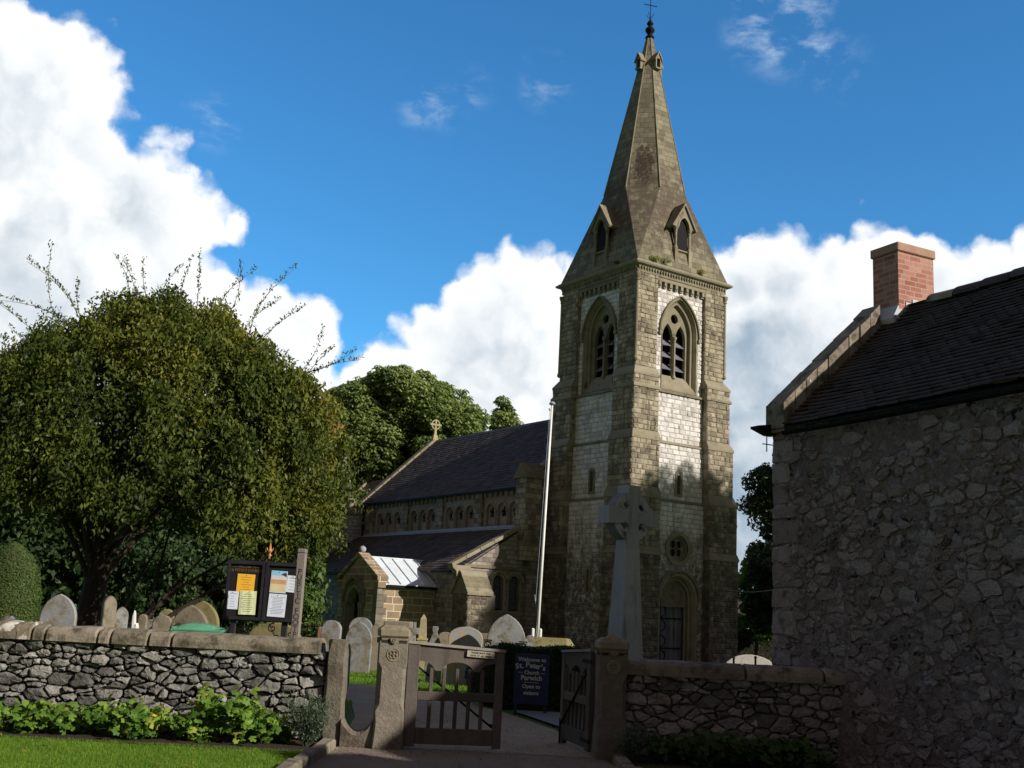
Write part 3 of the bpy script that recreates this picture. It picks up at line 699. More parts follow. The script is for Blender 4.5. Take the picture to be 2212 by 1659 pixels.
# lucarnes on the broach faces
for F in (FW,FN,FS,FE):
    l=MB();fr=2.56
    zs=[16.5,17.22]
    for s in (-1,1):
        p=[F(s*.40-.09,16.42,2.0),F(s*.40+.09,16.42,2.0),F(s*.40+.09,16.42,fr),F(s*.40-.09,16.42,fr)];l.prism(p,(0,0,.78))
        x,y,_=F(s*.40,0,fr-.09)
        l.lathe([(.10,17.2),(.10,17.26),(.065,17.32),(.06,17.95),(.085,17.98),(.065,18.02),(.12,18.12),(.12,18.18)],(x,y,0),10)
    # gable plate with arch
    out=[(-.60,18.18),(-.30,18.18)]+arch_pts(0,.30,18.18,.46,8)[::-1]+[(.30,18.18),(.60,18.18),(.60,18.32),(0,19.22),(-.60,18.32)]
    plate(l,F,out,[],fr+.0);plate(l,F,out,[],fr-.12)
    reveal(l,F,[(.30,18.18)]+arch_pts(0,.30,18.18,.46,8)+[(-.30,18.18)],fr,fr-.12,closed=False)
    ri=arch_pts(0,.30,18.18,.46,8);ro=arch_pts(0,.37,18.18,.54,8);ring(l,F,ri,ro,fr+.03,fr-.01)
    # roof slabs going back into the spire
    for s in (-1,1):
        pts=[F(s*.72,18.18,fr+.08),F(s*.66,18.11,fr+.08),F(0,19.20,fr+.08),F(0,19.32,fr+.08)]
        l.prism(pts,Vector(F(0,0,1.3))-Vector(F(0,0,fr+.08)),.3)
        # side wall under the roof
        p=[F(s*.55,17.9,1.9),F(s*.55,18.3,1.9),F(s*.55,18.3,fr-.12),F(s*.55,18.12,fr-.12)];l.add(p,[(0,1,2,3)],.3)
    p=[F(-.31,17.13,2.0),F(.31,17.13,2.0),F(.31,17.13,2.50),F(-.31,17.13,2.50)];l.prism(p,(0,0,.06))
    lc=l.build('lucarne',M_dress,church)
    d=MB();d.prism([F(-.31,17.2,2.2),F(.31,17.2,2.2),F(.31,17.2,2.445),F(-.31,17.2,2.445)],(0,0,1.42));d.build('lucarne_opening',M_dark,lc)
    # little upper lucarne
    u=MB();fo=.66
    for s in (-1,1):
        p=[F(s*.13-.03,26.42,.3),F(s*.13+.03,26.42,.3),F(s*.13+.03,26.42,fo),F(s*.13-.03,26.42,fo)];u.prism(p,(0,0,.48))
        pts=[F(s*.24,26.82,fo+.05),F(s*.22,26.76,fo+.05),F(0,27.14,fo+.05),F(0,27.24,fo+.05)];u.prism(pts,Vector(F(0,0,.2))-Vector(F(0,0,fo+.05)),.4)
    u.add([F(-.16,26.88,fo),F(.16,26.88,fo),F(0,27.12,fo)],[(0,1,2)])
    u.prism([F(-.16,26.38,.4),F(.16,26.38,.4),F(.16,26.38,fo+.02),F(-.16,26.38,fo+.02)],(0,0,.06))
    uc=u.build('upper_lucarne',M_dress,church)
    d=MB();d.prism([F(-.10,26.44,.4),F(.10,26.44,.4),F(.10,26.44,.52),F(-.10,26.44,.52)],(0,0,.5));d.build('lucarne_opening',M_dark,uc)
fn=MB();fn.lathe([(.20,28.15),(.22,28.2),(.18,28.26),(.10,28.32),(.13,28.4),(.20,28.5),(.23,28.58),(.20,28.66),(.09,28.74),(.08,28.8),(.14,28.86),(.16,28.92),(.12,28.99),(.05,29.08),(.03,29.2)],(CS,CT,0),14)
fin=fn.build('finial',M_black,church,smooth=True)
wv=MB();wv.tube([(CS,CT,29.1),(CS,CT,31.2)],.016,6)
for a in (-.35,):
    wv.tube([(CS-.32*math.cos(a),CT-.32*math.sin(a),29.86),(CS+.32*math.cos(a),CT+.32*math.sin(a),29.86)],.018,6)
for k in range(4):
    a=.4+k*math.pi/2;wv.tube([(CS+.04*math.cos(a),CT+.04*math.sin(a),29.2),(CS+.16*math.cos(a),CT+.16*math.sin(a),29.32),(CS+.20*math.cos(a),CT+.20*math.sin(a),29.42)],.012,5)
wv.build('weathervane_rod',M_black,fin)

# --- west door, rose window
dm=MB()
F=FW;o=2.62
for hw0,hw1,o0,o1 in ((.92,1.06,o+.04,o-.01),(1.09,1.19,o+.10,o-.01)):
    if hw0<1: ring(dm,F,arch_outline(-.02,hw0,0.02,2.48,hw0,10),arch_outline(-.02,hw1,0.02,2.48,hw1,10),o0,o1)
    else: ring(dm,F,arch_pts(-.02,hw0,2.48,hw0,12),arch_pts(-.02,hw1,2.48,hw1,12),o0,o1)
steps=[.92,.84,.84,.74,.74,.66];dz=[o+.03,o-.08,o-.14,o-.18,o-.30,o-.34]
for k in range(5):
    p0=arch_outline(-.02,steps[k],0.02,2.48,steps[k],10);p1=arch_outline(-.02,steps[k+1],0.02,2.48,steps[k+1],10)
    n=len(p0);dm.add([F(a,z,dz[k]) for a,z in p0]+[F(a,z,dz[k+1]) for a,z in p1],[(i,(i+1)%n,n+(i+1)%n,n+i) for i in range(1,n)],.5)
arch=dm.build('doorway_arch',M_dress,church)
ty=MB();plate(ty,F,[(-.72,2.25),(.70,2.25)]+arch_pts(-.02,.72,2.48,.72,10),[],o-.33);ty.prism([F(-.70,2.18,o-.6),F(.68,2.18,o-.6),F(.68,2.18,o-.30),F(-.70,2.18,o-.30)],(0,0,.09));ty.build('tympanum',M_post,arch)
dr=MB()
for k in range(6):
    a0=-.68+k*.2267;dr.prism([F(a0+.004,.03,o-.50),F(a0+.2227,.03,o-.50),F(a0+.2227,.03,o-.45-random.uniform(0,.006)),F(a0+.004,.03,o-.45)],(0,0,2.15))
door=dr.build('tower_door',M_door,church)
for z in (.55,1.72):
    h=MB();h.prism([F(-.66,z-.025,o-.45),F(.52,z-.025,o-.45),F(.52,z-.025,o-.425),F(-.66,z-.025,o-.425)],(0,0,.05))
    for s in (1,-1):
        h.tube([F(-.55+.30*math.sin(q),z+s*(.05+.26*(1-math.cos(q))/1.0*.9),o-.43) for q in [i*math.pi*.95/10 for i in range(11)]],.018,5)
    for sg in (.2,.52): h.tube([F(sg,z,o-.43),F(sg+.07,z+.06,o-.43)],.012,5);h.tube([F(sg,z,o-.43),F(sg+.07,z-.06,o-.43)],.012,5)
    h.build('strap_hinge',M_black,door)
rs=MB();ring(rs,F,rose,circle_pts(-.05,4.5,.70,28),o+.05,o-.01,closed=True);reveal(rs,F,rose,o+.05,o-.16)
ring(rs,F,circle_pts(-.05,4.5,.44,28),rose,o-.05,o-.16,closed=True)
hs=[circle_pts(-.05+.235*math.cos(q),4.5+.235*math.sin(q),.155,14) for q in (math.pi/4+k*math.pi/2 for k in range(4))]+[circle_pts(-.05,4.5,.06,10)]
plate(rs,F,circle_pts(-.05,4.5,.45,28),hs,o-.12)
for hp in hs: reveal(rs,F,hp,o-.12,o-.2)
r_=rs.build('rose_window',M_dress,church);d=MB();plate(d,F,circle_pts(-.05,4.5,.52,20),[],o-.22);d.build('window_glass',M_glass,r_)

# ================================================================== NAVE
TW,TE=5.07,19.9;SN=-1.4;SSo=CS*2+1.4;ZE,ZR=6.98,10.80
def slates(name,e0,z0,e1,z1,t0,t1,row,mat,parent,th=.022,bot=.10,seed=1):
    """roof slope from the eave (e0,z0) up to (e1,z1), laid in overlapping courses of single slates"""
    r=random.Random(seed);mb=MB();L=math.hypot(e1-e0,z1-z0);n=max(2,int(L/row));ux,uz=(e1-e0)/L,(z1-z0)/L;nx,nz=(-uz,ux) if ux>0 else (uz,-ux)
    if nz<0:nx,nz=-nx,-nz
    for k in range(n):
        a=k/n*L;b=min(L,(k+1)/n*L+.03);y=t0;w_=.28;first=True;tone=r.uniform(-.08,.08)
        while y<t1-.01:
            ww=(w_ if not(first and k%2) else w_/2)*r.uniform(.8,1.25);first=False;y2=min(t1,y+ww)
            h=th+r.gauss(0,.003);sl=-.012 if r.random()>.012 else -.05
            p=lambda q,u:(e0+ux*q+nx*u,z0+uz*q+nz*u)
            A=p(a+sl*r.random(),h);B=p(b,.004);Cc=p(a,h-.014)
            mb.add([(A[0],y,A[1]),(A[0],y2-.003,A[1]),(B[0],y2-.003,B[1]),(B[0],y,B[1]),(Cc[0],y,Cc[1]),(Cc[0],y2-.003,Cc[1])],[(0,1,2,3),(0,4,5,1),(0,3,4),(1,5,2)],min(1,max(0,r.random()*.8+.1+tone)));y=y2
    return mb.build(name,mat,parent)
M_slates=mat_stone('single_slates',[(.050,.039,.038),(.072,.058,.055),(.098,.082,.077),(.13,.113,.106)],scale=1.2,rough=.7,bump=.3,bs=25,tintw=.62,lich=((.22,.21,.19),9,.69,.75),stain=((.09,.085,.05),1.3,.60,.78))
for n_ in M_slates.node_tree.nodes:
    if n_.type=='BSDF_PRINCIPLED': n_.inputs['Specular IOR Level'].default_value=.08
nv=MB()
slope=(ZR-ZE)/(CS-SN)
# west wall of nave, south wall, east gable
FWn=Face(lambda a,z,o:(a,TW-o,z))
plate(nv,FWn,[(SN,0),(SSo,0),(SSo,ZE-.1),(CS,ZR-.12),(SN,ZE-.1)],[],0)
nv.add([(SSo,TW,0),(SSo,TE,0),(SSo,TE,ZE-.1),(SSo,TW,ZE-.1)],[(0,1,2,3)])
plate(nv,Face(lambda a,z,o:(a,TE+o,z)),[(SN,0),(SSo,0),(SSo,ZE-.1),(CS,ZR-.12),(SN,ZE-.1)],[],0)
nave=nv.build('nave_wall',M_wallbrick,church)
# roof planes
rf=MB();ov=.18
for s in (-1,1):
    e=CS+s*(CS-SN+ov);ze=ZE-.02-(ov*slope)
    pts=[(e,TW+.02,ze),(e,TW+.02,ze+.10),(CS,TW+.02,ZR),(CS,TW+.02,ZR-.13)]
    rf.prism(pts,(0,TE-TW-.04,0))
nroof=rf.build('nave_roof',M_slate,church)
slates('slate_courses',CS-(CS-SN+ov)-.03,ZE-.02-ov*slope+.10,CS,ZR+.012,TW+.2,TE-.26,.21,M_slates,nroof,seed=3)
rt=MB()
for k in range(33):
    y=TW+k*.45;pts=[(CS-.16,y,ZR-.12),(CS,y,ZR+.055),(CS+.16,y,ZR-.12),(CS,y,ZR-.02)];rt.prism(pts,(0,.44,0))
rt.build('ridge_tile',M_slate,nroof)
def coping(name,s0,z0,s1,z1,t0,t1,th=.10,mat=M_dress,parent=church,nseg=8):
    mb=MB();d=Vector((s1-s0,0,z1-z0));n=Vector((-(z1-z0),0,s1-s0)).normalized()
    if n.z<0:n=-n
    for k in range(nseg):
        a=Vector((s0,0,z0))+d*(k/nseg+.003);b=Vector((s0,0,z0))+d*((k+1)/nseg-.003);q=n*(th+random.uniform(0,.008))
        mb.prism([(a.x,t0,a.z),(a.x+q.x,t0,a.z+q.z),(b.x+q.x,t0,b.z+q.z),(b.x,t0,b.z)],(0,t1-t0,0))
    return mb.build(name,mat,parent)
for (t0,t1) in ((TE-.28,TE+.12),(TW-.10,TW+.26)):
    for s in (-1,1): coping('gable_coping',CS+s*(CS-SN+.28),ZE-.22,CS,ZR+.03,t0,t1,.13,nseg=10)
def stone_cross(parent,c,h,w_,kind):
    mb=MB();x,y,z=c;F=Face(lambda a,q,o:(x+a,y-o,z+q))
    def bx(a0,a1,z0,z1,d=.06): mb.prism([F(a0,z0,-d),F(a1,z0,-d),F(a1,z0,d),F(a0,z0,d)],(0,0,z1-z0))
    mb.frust((.20,.16),z-.1,(.10,.08),z+h*.22,(x,y));mb.frust((.08,.07),z+h*.22,(.055,.05),z+h*.55,(x,y))
    zc=h*.72;r=w_*.40
    bx(-.05,.05,h*.5,h,.055);bx(-w_/2,w_/2,zc-.05,zc+.05,.055)
    if kind=='ring': ring(mb,F,circle_pts(0,zc,r*.78,20),circle_pts(0,zc,r,20),.045,-.045,closed=True)
    else:
        for s in (-1,1): bx(s*w_/2-.04,s*w_/2+.04,zc-.10,zc+.10)
        bx(-.10,.10,h-.05,h+.02)
    return mb.build('gable_cross',M_yellow_g,parent)
stone_cross(church,(CS,TE-.08,ZR+.12),1.15,.72,'ring')
# clerestory
FC=Face(lambda a,z,o:(SN-o,a,z))
cl=MB();cd=MB();gl=MB();bays=[(5.50,8.40),(9.02,11.80),(12.40,15.10),(15.72,18.60)]
cl.prism([(SN+.3,TW,5.0),(SN+.3,TW,ZE-.05),(SN-.0,TW,ZE-.05),(SN-.0,TW,6.84),(SN+.3,TW,6.84)],(0,TE-TW,0))
edges=[TW]+[q for b in bays for q in b]+[TE]
for i in range(0,len(edges),2):
    a0,a1=edges[i],edges[i+1];cl.prism([(SN+.3,a0,5.0),(SN,a0,5.0),(SN,a1,5.0),(SN+.3,a1,5.0)],(0,0,1.85))
clw=cl.build('clerestory_wall',M_gritbrick,church)
for (a0,a1) in bays:
    L=a1-a0;cs_=[a0+L*(.19+.31*k) for k in range(3)];hw=.33
    outer=[(a0,5.0),(a1,5.0),(a1,6.84),(a0,6.84)]
    hs=[arch_outline(c,hw,5.12,6.02,hw,9) for c in cs_]
    plate(cd,FC,outer,hs,-.12)
    for hp,c in zip(hs,cs_):
        reveal(cd,FC,hp,-.12,-.24)
        ring(cd,FC,arch_pts(c,hw,6.02,hw,9),arch_pts(c,hw+.07,6.02,hw+.07,9),-.085,-.12)
        win=foil_pts(c,5.95,.255,5,6,math.pi/2,.45)
        plate(cd,FC,[(c-hw,5.12),(c+hw,5.12)]+arch_pts(c,hw,6.02,hw,9),[win],-.24)
        reveal(cd,FC,win,-.24,-.30);gl=MB();plate(gl,FC,circle_pts(c,5.95,.27,14),[],-.295);gl.build('window_pane',M_glass,clw)
    for k in range(2):
        c=(cs_[k]+cs_[k+1])/2;x,y,_=FC(c,0,-.10)
        cd.lathe([(.07,5.1),(.07,5.18),(.04,5.22),(.04,5.86),(.08,5.98),(.08,6.04)],(x,y,0),8)
    n=7
    for k in range(n):
        c=a0+L*(k+.5)/n;p=[FC(c-.075,6.62,-.12),FC(c+.075,6.62,-.12),FC(c+.075,6.62,0.0),FC(c-.075,6.62,0.0)];cd.prism(p,(0,0,.22))
cd.build('clerestory_arcade',M_arc,clw);
gt=MB();gt.prism([(SN-.24,TW,6.80),(SN-.10,TW,6.80),(SN-.10,TW,6.90),(SN-.24,TW,6.90)],(0,TE-TW-.1,0))
gt.build('gutter',M_black,church)
for t_ in (TW+.22,TE-.35):
    p=MB();p.tube([(SN-.16,t_,6.86),(SN-.13,t_,6.62),(SN-.09,t_,6.5),(SN-.09,t_,5.1)],.05,8);p.box((SN-.22,t_-.10,6.55),(SN-.05,t_+.10,6.78));p.build('drainpipe',M_black,church)
# gabled pinnacle at the west end of the clerestory
pn=MB();x0,x1,y0,y1=SN-.30,SN+.50,TW-.45,TW+.30
pn.box((x0,y0,3.8),(x1,y1,7.25))
pk=pn.build('west_pinnacle',M_gritbrick,church)
pc=MB();yc=(y0+y1)/2
pc.prism([(x0-.1,y0-.10,7.25),(x0-.1,y0-.06,7.38),(x0-.1,yc,7.92),(x0-.1,y1+.06,7.38),(x0-.1,y1+.10,7.25)],(x1-x0+.3,0,0))
pc.build('pinnacle_cap',M_dress,pk)

# ================================================================== AISLE
AS=-4.3;ZA=3.30;ZA2=5.12
sa=(ZA2-ZA)/(SN-AS)
al=MB()
w1=arch_outline(-2.60,.26,1.70,2.86,.26,8);w2=arch_outline(-1.78,.26,1.70,2.86,.26,8)
FA=Face(lambda a,z,o:(a,TW-o,z))
plate(al,FA,[(AS,0),(SN+.3,0),(SN+.3,ZA2+.12),(SN,ZA2),(AS,ZA)],[w1,w2],.0)
FB=Face(lambda a,z,o:(AS-o,a,z))
pd=(8.0,10.0)
plate(al,FB,[(TW,0),(TE,0),(TE,ZA),(TW,ZA)],[],0)
aw=al.build('aisle_wall',M_wallbrick,church)
ad=MB();ag=MB()
for c,wp in ((-2.60,w1),(-1.78,w2)):
    reveal(ad,FA,wp,0.02,-.22)
    ring(ad,FA,wp,arch_outline(c,.36,1.60,2.86,.36,8),.035,-.01,closed=True)
    plate(ag,FA,wp,[],-.18)
ring(ad,FA,arch_pts(-2.60,.37,2.86,.37,10),arch_pts(-2.60,.45,2.86,.45,10),.09,-.01);ring(ad,FA,arch_pts(-1.78,.37,2.86,.37,10),arch_pts(-1.78,.45,2.86,.45,10),.09,-.01)
ad.prism([FA(-3.05,1.5,-.05),FA(-1.33,1.5,-.05),FA(-1.33,1.5,.07),FA(-3.05,1.5,.07)],(0,0,.11))
ad.prism([FA(AS,3.36,0),FA(SN+1.2,3.36,0),FA(SN+1.2,3.36,.07),FA(AS,3.36,.07)],(0,0,.12))
wn=ad.build('aisle_window',M_dress,church);ag.build('window_glass',M_glass,wn)
for c in (-2.60,-1.78):
    lead=MB()
    for k in range(-9,16):
        for s in (-1,1):
            z=1.7+k*.12;p=[]
            a0,z0,a1,z1=c-.26,z,c+.26,z+s*.52
            # clip to the light
            seg=[(a0+(a1-a0)*i/12,z0+(z1-z0)*i/12) for i in range(13)];seg=[q for q in seg if 1.72<q[1]<3.08 and in_poly(q,arch_outline(c,.255,1.7,2.86,.255,8))]
            if len(seg)>1: lead.tube([FA(seg[0][0],seg[0][1],-.165),FA(seg[-1][0],seg[-1][1],-.165)],.006,4)
    lead.build('lead_lattice',M_flash,wn)
ar_=MB();e=AS-.22
ar_.prism([(e,TW+.05,ZA-.22*sa+.02),(e,TW+.05,ZA-.22*sa+.10),(SN,TW+.05,ZA2+.08),(SN,TW+.05,ZA2)],(0,TE-TW-.05,0));aroof=ar_.build('aisle_roof',M_slate,church)
slates('slate_courses',e-.03,ZA-.22*sa+.10,SN,ZA2+.092,TW+.2,TE,.21,M_slates,aroof,seed=4)
fl=MB();fl.prism([(SN-.16,TW+.1,ZA2-.01),(SN-.0,TW+.1,ZA2+.10),(SN-.0,TW+.1,ZA2+.20),(SN-.03,TW+.1,ZA2+.20),(SN-.03,TW+.1,ZA2+.12),(SN-.17,TW+.1,ZA2+.02)],(0,TE-TW-.1,0));fl.build('lead_flashing',M_flash,aroof)
coping('aisle_coping',AS-.62,3.42-.09,SN+.45,5.47,TW-.16,TW+.22,.13,nseg=6,parent=church)
kn=MB();kn.box((AS-.42,TW-.14,2.98),(AS+.25,TW+.20,3.40));kn.prism([(AS-.42,TW-.14,3.40),(AS-.66,TW-.14,3.40),(AS-.60,TW-.14,3.30),(AS-.42,TW-.14,3.16)],(0,.34,0));kn.prism([(AS-.42,TW-.14,2.98),(AS-.42,TW-.14,3.10),(AS-.22,TW-.14,2.86)],(0,.3,0));kn.build('kneeler',M_dress,church)
ggt=MB();ggt.box((AS-.34,TW+.5,3.10),(AS-.2,7.1,3.20));ggt.box((AS-.34,10.9,3.10),(AS-.2,TE,3.20));ggt.build('gutter',M_black,church)
# corner buttress with gabled cap
bt=MB();bx0,bx1,by0,by1=-4.52,-3.60,4.30,5.45
for (a0,a1,F,o) in ((bx0,bx1,Face(lambda a,z,o:(a,-o,z)),-by0),(by0,by1,Face(lambda a,z,o:(-o,a,z)),-bx0)):
    ashlar(bt,F,a0,a1,0,2.28,o,course=.21,lmin=.25,lmax=.5,depth=.022)
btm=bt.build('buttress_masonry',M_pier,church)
bb=MB();bb.box((bx0+.01,by0+.01,0),(bx1+.4,by1,2.28));bb.build('buttress_core',M_mortar,btm)
bc=MB();yc=(by0+by1)/2
bc.prism([(bx0-.02,by0+.02,2.28),(bx0-.02,yc,3.02),(bx0-.02,by1-.02,2.28)],(1.0,0,0),.1)
for s,y in ((-1,by0-.08),(1,by1+.08)):
    for k in range(4):
        u0,u1=k/4,(k+1)/4;f=lambda u:(y+(yc-y)*u,2.24+(3.14-2.24)*u)
        (ya,za),(yb,zb2)=f(u0),f(u1);bc.prism([(bx0-.08,ya,za),(bx0-.08,ya+s*.01,za+.11),(bx0-.08,yb+s*.01,zb2+.07),(bx0-.08,yb,zb2)],(1.25,0,0))
bc.build('buttress_cap',M_dress,btm)

# ================================================================== PORCH
PS=-7.0;PT0,PT1=7.2,10.7;PC=8.95;PZE,PZR=2.50,3.62
pw=MB()
FP_=Face(lambda a,z,o:(PS-o,a,z))
po=arch_outline(PC+.25,.58,0,1.72,.62,10)
out=[(PT0,0),(PC+.25-.58,0)]+arch_pts(PC+.25,.58,1.72,.62,10)[::-1]+[(PC+.25+.58,0),(PT1,0),(PT1,2.55),(PC,3.66),(PT0,2.55)]
plate(pw,FP_,out,[],0);plate(pw,FP_,out,[],-.35)
pw.box((PS,PT0+.001,0),(AS,PT0+.30,2.42));pw.box((PS+.01,PT1-.3,0),(AS,PT1,2.42))
pwall=pw.build('porch_wall',M_porch,church)
pa=MB();o=0
for h0,h1,o0 in ((.58,.70,.03),(.74,.90,.0),(.93,1.03,.09)):
    ring(pa,FP_,arch_pts(PC+.25,h0,1.72,h0*1.07,10),arch_pts(PC+.25,h1,1.72,h1*1.07,10),o0+.02,-.02)
reveal(pa,FP_,po,.02,-.36)
for s in (-1,1):
    for q in (.64,.82):
        x,y,_=FP_(PC+.25+s*q,0,.05);pa.lathe([(.09,0),(.09,.12),(.055,.18),(.055,1.48),(.10,1.62),(.10,1.74)],(x,y,0),8)
pa.build('porch_arch',M_dress,pwall)
pdk=MB();pdk.box((PS+.9,PT0+.35,0),(PS+.95,PT1-.35,2.6));pdk.build('porch_inner_door',M_bark,pwall)
prf=MB();prf2=MB()
sl_=(PZR-PZE)/(PC-PT0+.15)
for s in (-1,1):
    e=PC-s*0
    y0=PT0-.15 if s<0 else PT1+.15
    z0=PZE-.02
    prf.prism([(PS+.28,y0,z0),(PS+.28,y0,z0+.05),(PS+.28,PC,PZR),(PS+.28,PC,PZR-.06)],(AS-PS-.28+2.0,0,0))
proof=prf.build('porch_lead_roof',M_lead,church)
for k in range(6):
    r2=MB();x=PS+.42+k*.56;r2.tube([(x,PT0-.16,PZE+.055),(x,PC,PZR+.03)],.028,6);r2.build('lead_roll',M_lead,proof)
r2=MB();r2.tube([(PS+.3,PC,PZR+.03),(AS+1.2,PC,PZR+.03)],.035,6);r2.build('lead_roll',M_lead,proof)
pg=MB();pg.box((PS+.34,PT0-.22,PZE-.09),(AS-.02,PT0-.10,PZE-.0));pg.build('gutter',M_black,church)
# gable coping of the porch (slopes in t)
pcg=MB()
for s in (-1,1):
    y0=PT0-.12 if s<0 else PT1+.12
    for k in range(3):
        f=lambda u:(y0+(PC-y0)*u,2.66+(3.66-2.66)*u)
        (ya,za),(yb,zb2)=f(k/3+.004),f((k+1)/3-.004)
        pcg.prism([(PS-.10,ya,za),(PS-.10,ya,za+.15),(PS-.10,yb,zb2+.15),(PS-.10,yb,zb2)],(.50,0,0))
    pcg.box((PS-.06,min(y0,y0-s*.3),2.36),(PS+.36,max(y0,y0-s*.3),2.68));
pcg.build('porch_coping',M_porch,church)
qn=MB()
for k in range(9):
    w_=.42 if k%2 else .30;z=k*.262;qn.box((PS-.03,PT0-.035,z+.005),(PS+w_,PT0+.3,z+.257))
qn.build('porch_quoin',M_post,pwall)
kb=MB();kb.lathe([(.02,0),(.10,.03),(.15,.12),(.14,.22),(.06,.29),(0.01,.3)],(PS+.12,PC+.05,3.78),12);kb.build('porch_finial',M_celt,pwall,smooth=True)

# ================================================================== VESTRY, CHANCEL, TURRET
vs=MB();vs.box((AS-.3,TE,0),(SN+1,24.2,6.35));vest=vs.build('vestry_wall',M_wallbrick2,church)
vv=MB();vv.box((AS-.36,TE-.06,6.30),(SN+1,TE+.2,6.55));vv.build('vestry_parapet',M_dress,vest)
tu=MB();tc_=(-2.25,21.0)
tu.frust((.78,.78),6.5,(.70,.70),7.1,tc_);V=[]
tu.lathe([(.82,7.0),(.62,7.6),(.34,9.0),(.30,9.3),(.33,9.32),(.30,9.5),(.20,9.68),(.05,9.76)],(tc_[0],tc_[1],0),8)
tu.build('stair_turret',M_wallbrick,church)
chh=MB();CE=27.3;hc=3.3;zc,zr=5.6,9.05
plate(chh,Face(lambda a,z,o:(a,CE+o,z)),[(CS-hc,0),(CS+hc,0),(CS+hc,zc),(CS,zr-.1),(CS-hc,zc)],[],0)
for s in (-1,1): chh.add([(CS+s*hc,TE,0),(CS+s*hc,CE,0),(CS+s*hc,CE,zc),(CS+s*hc,TE,zc)],[(0,1,2,3)])
chh.build('chancel_wall',M_wallbrick,church)
cr=MB()
for s in (-1,1): cr.prism([(CS+s*(hc+.15),TE,zc-.15),(CS+s*(hc+.15),TE,zc-.05),(CS,TE,zr),(CS,TE,zr-.1)],(0,CE-TE,0))
cr.build('chancel_roof',M_slate,church)
for s in (-1,1): coping('gable_coping',CS+s*(hc+.3),zc-.25,CS,zr+.03,CE-.15,CE+.22,.13,nseg=8)
stone_cross(church,(CS,CE+.03,zr+.12),1.2,.62,'budded')

# ================================================================== RUBBLE WALLS
def clip_half(poly,p,n):
    out=[];k=len(poly)
    for i in range(k):
        a=poly[i];b=poly[(i+1)%k];da=(a[0]-p[0])*n[0]+(a[1]-p[1])*n[1];db=(b[0]-p[0])*n[0]+(b[1]-p[1])*n[1]
        if da<=0:out.append(a)
        if da*db<0:
            u=da/(da-db);out.append((a[0]+(b[0]-a[0])*u,a[1]+(b[1]-a[1])*u))
    return out
def rubble(mb,x0,x1,z0,z1,y,n,seed=1,ax=.54,gap=.008,depth=.050,whites=0.05,sy=1,tilt=1.):
    """random rubble: every stone is a faceted block with its own outline, facing -y"""
    r=random.Random(seed);S=[]
    W=(x1-x0)*ax;H=z1-z0;tries=0
    while len(S)<n and tries<n*40:
        tries+=1;p=(r.uniform(0,W),r.uniform(0,H),r.choice((.45,.6,.8,1.05,1.4,1.9)))
        md=.62*math.sqrt(W*H/n)*p[2]
        if all((p[0]-q[0])**2+(p[1]-q[1])**2>(md*.5+q[3]*.5)**2 for q in S):S.append((*p,md))
    for i,s in enumerate(S):
        poly=[(0,0),(W,0),(W,H),(0,H)]
        near=sorted(((q[0]-s[0])**2+(q[1]-s[1])**2,j) for j,q in enumerate(S) if j!=i)[:16]
        for d2,j in near:
            q=S[j];wgt=(s[3]**2-q[3]**2)/(2*d2+1e-9)*.55
            m=(s[0]+(q[0]-s[0])*(.5+wgt),s[1]+(q[1]-s[1])*(.5+wgt));nn=(q[0]-s[0],q[1]-s[1]);poly=clip_half(poly,m,nn)
            if len(poly)<3:break
        if len(poly)<3:continue
        P=[(x0+a/ax,z0+b) for a,b in poly];cx=sum(p[0] for p in P)/len(P);cz=sum(p[1] for p in P)/len(P)
        # resample outline with cut corners
        Q=[]
        k=len(P)
        for a in range(k):
            p,q=P[a],P[(a+1)%k]
            L=math.hypot(q[0]-p[0],q[1]-p[1])
            if L<.012:continue
            c=min(.22,.014/L)
            for u in ((c,.5,1-c) if L>.09 else (c,1-c)): Q.append((p[0]+(q[0]-p[0])*u,p[1]+(q[1]-p[1])*u))
        if len(Q)<4:continue
        def inset(g,f):
            out=[]
            for a,b in Q:
                dx,dz=a-cx,b-cz;L=math.hypot(dx,dz)+1e-6;k_=max(.15,(L-g)/L)*f;j=.010
                out.append((cx+dx*k_+r.uniform(-j,j),cz+dz*k_+r.uniform(-j,j)))
            return out
        dd=depth*r.uniform(.25,1.5);tx,tz=r.uniform(-.3,.3)*tilt,r.uniform(-.4,.2)*tilt
        r0=inset(gap,1);r1=inset(gap+.006,1);r2=inset(gap+.016,.80)
        V=[(a,y+.05*sy,b) for a,b in r0]+[(a,y-sy*(dd*.55+r.uniform(0,.007)+tx*(a-cx)+tz*(b-cz)),b) for a,b in r1]+[(a,y-sy*(dd+r.uniform(-.006,.012)+tx*(a-cx)+tz*(b-cz)),b) for a,b in r2]+[(cx,y-sy*(dd+r.uniform(0,.012)),cz)]
        k=len(Q);F=[(i_,(i_+1)%k,k+(i_+1)%k,k+i_) for i_ in range(k)]+[(k+i_,k+(i_+1)%k,2*k+(i_+1)%k,2*k+i_) for i_ in range(k)]+[(2*k+i_,2*k+(i_+1)%k,3*k) for i_ in range(k)]
        t=r.random()*.85
        if r.random()<whites:t=1.0
        mb.add(V,F,t)
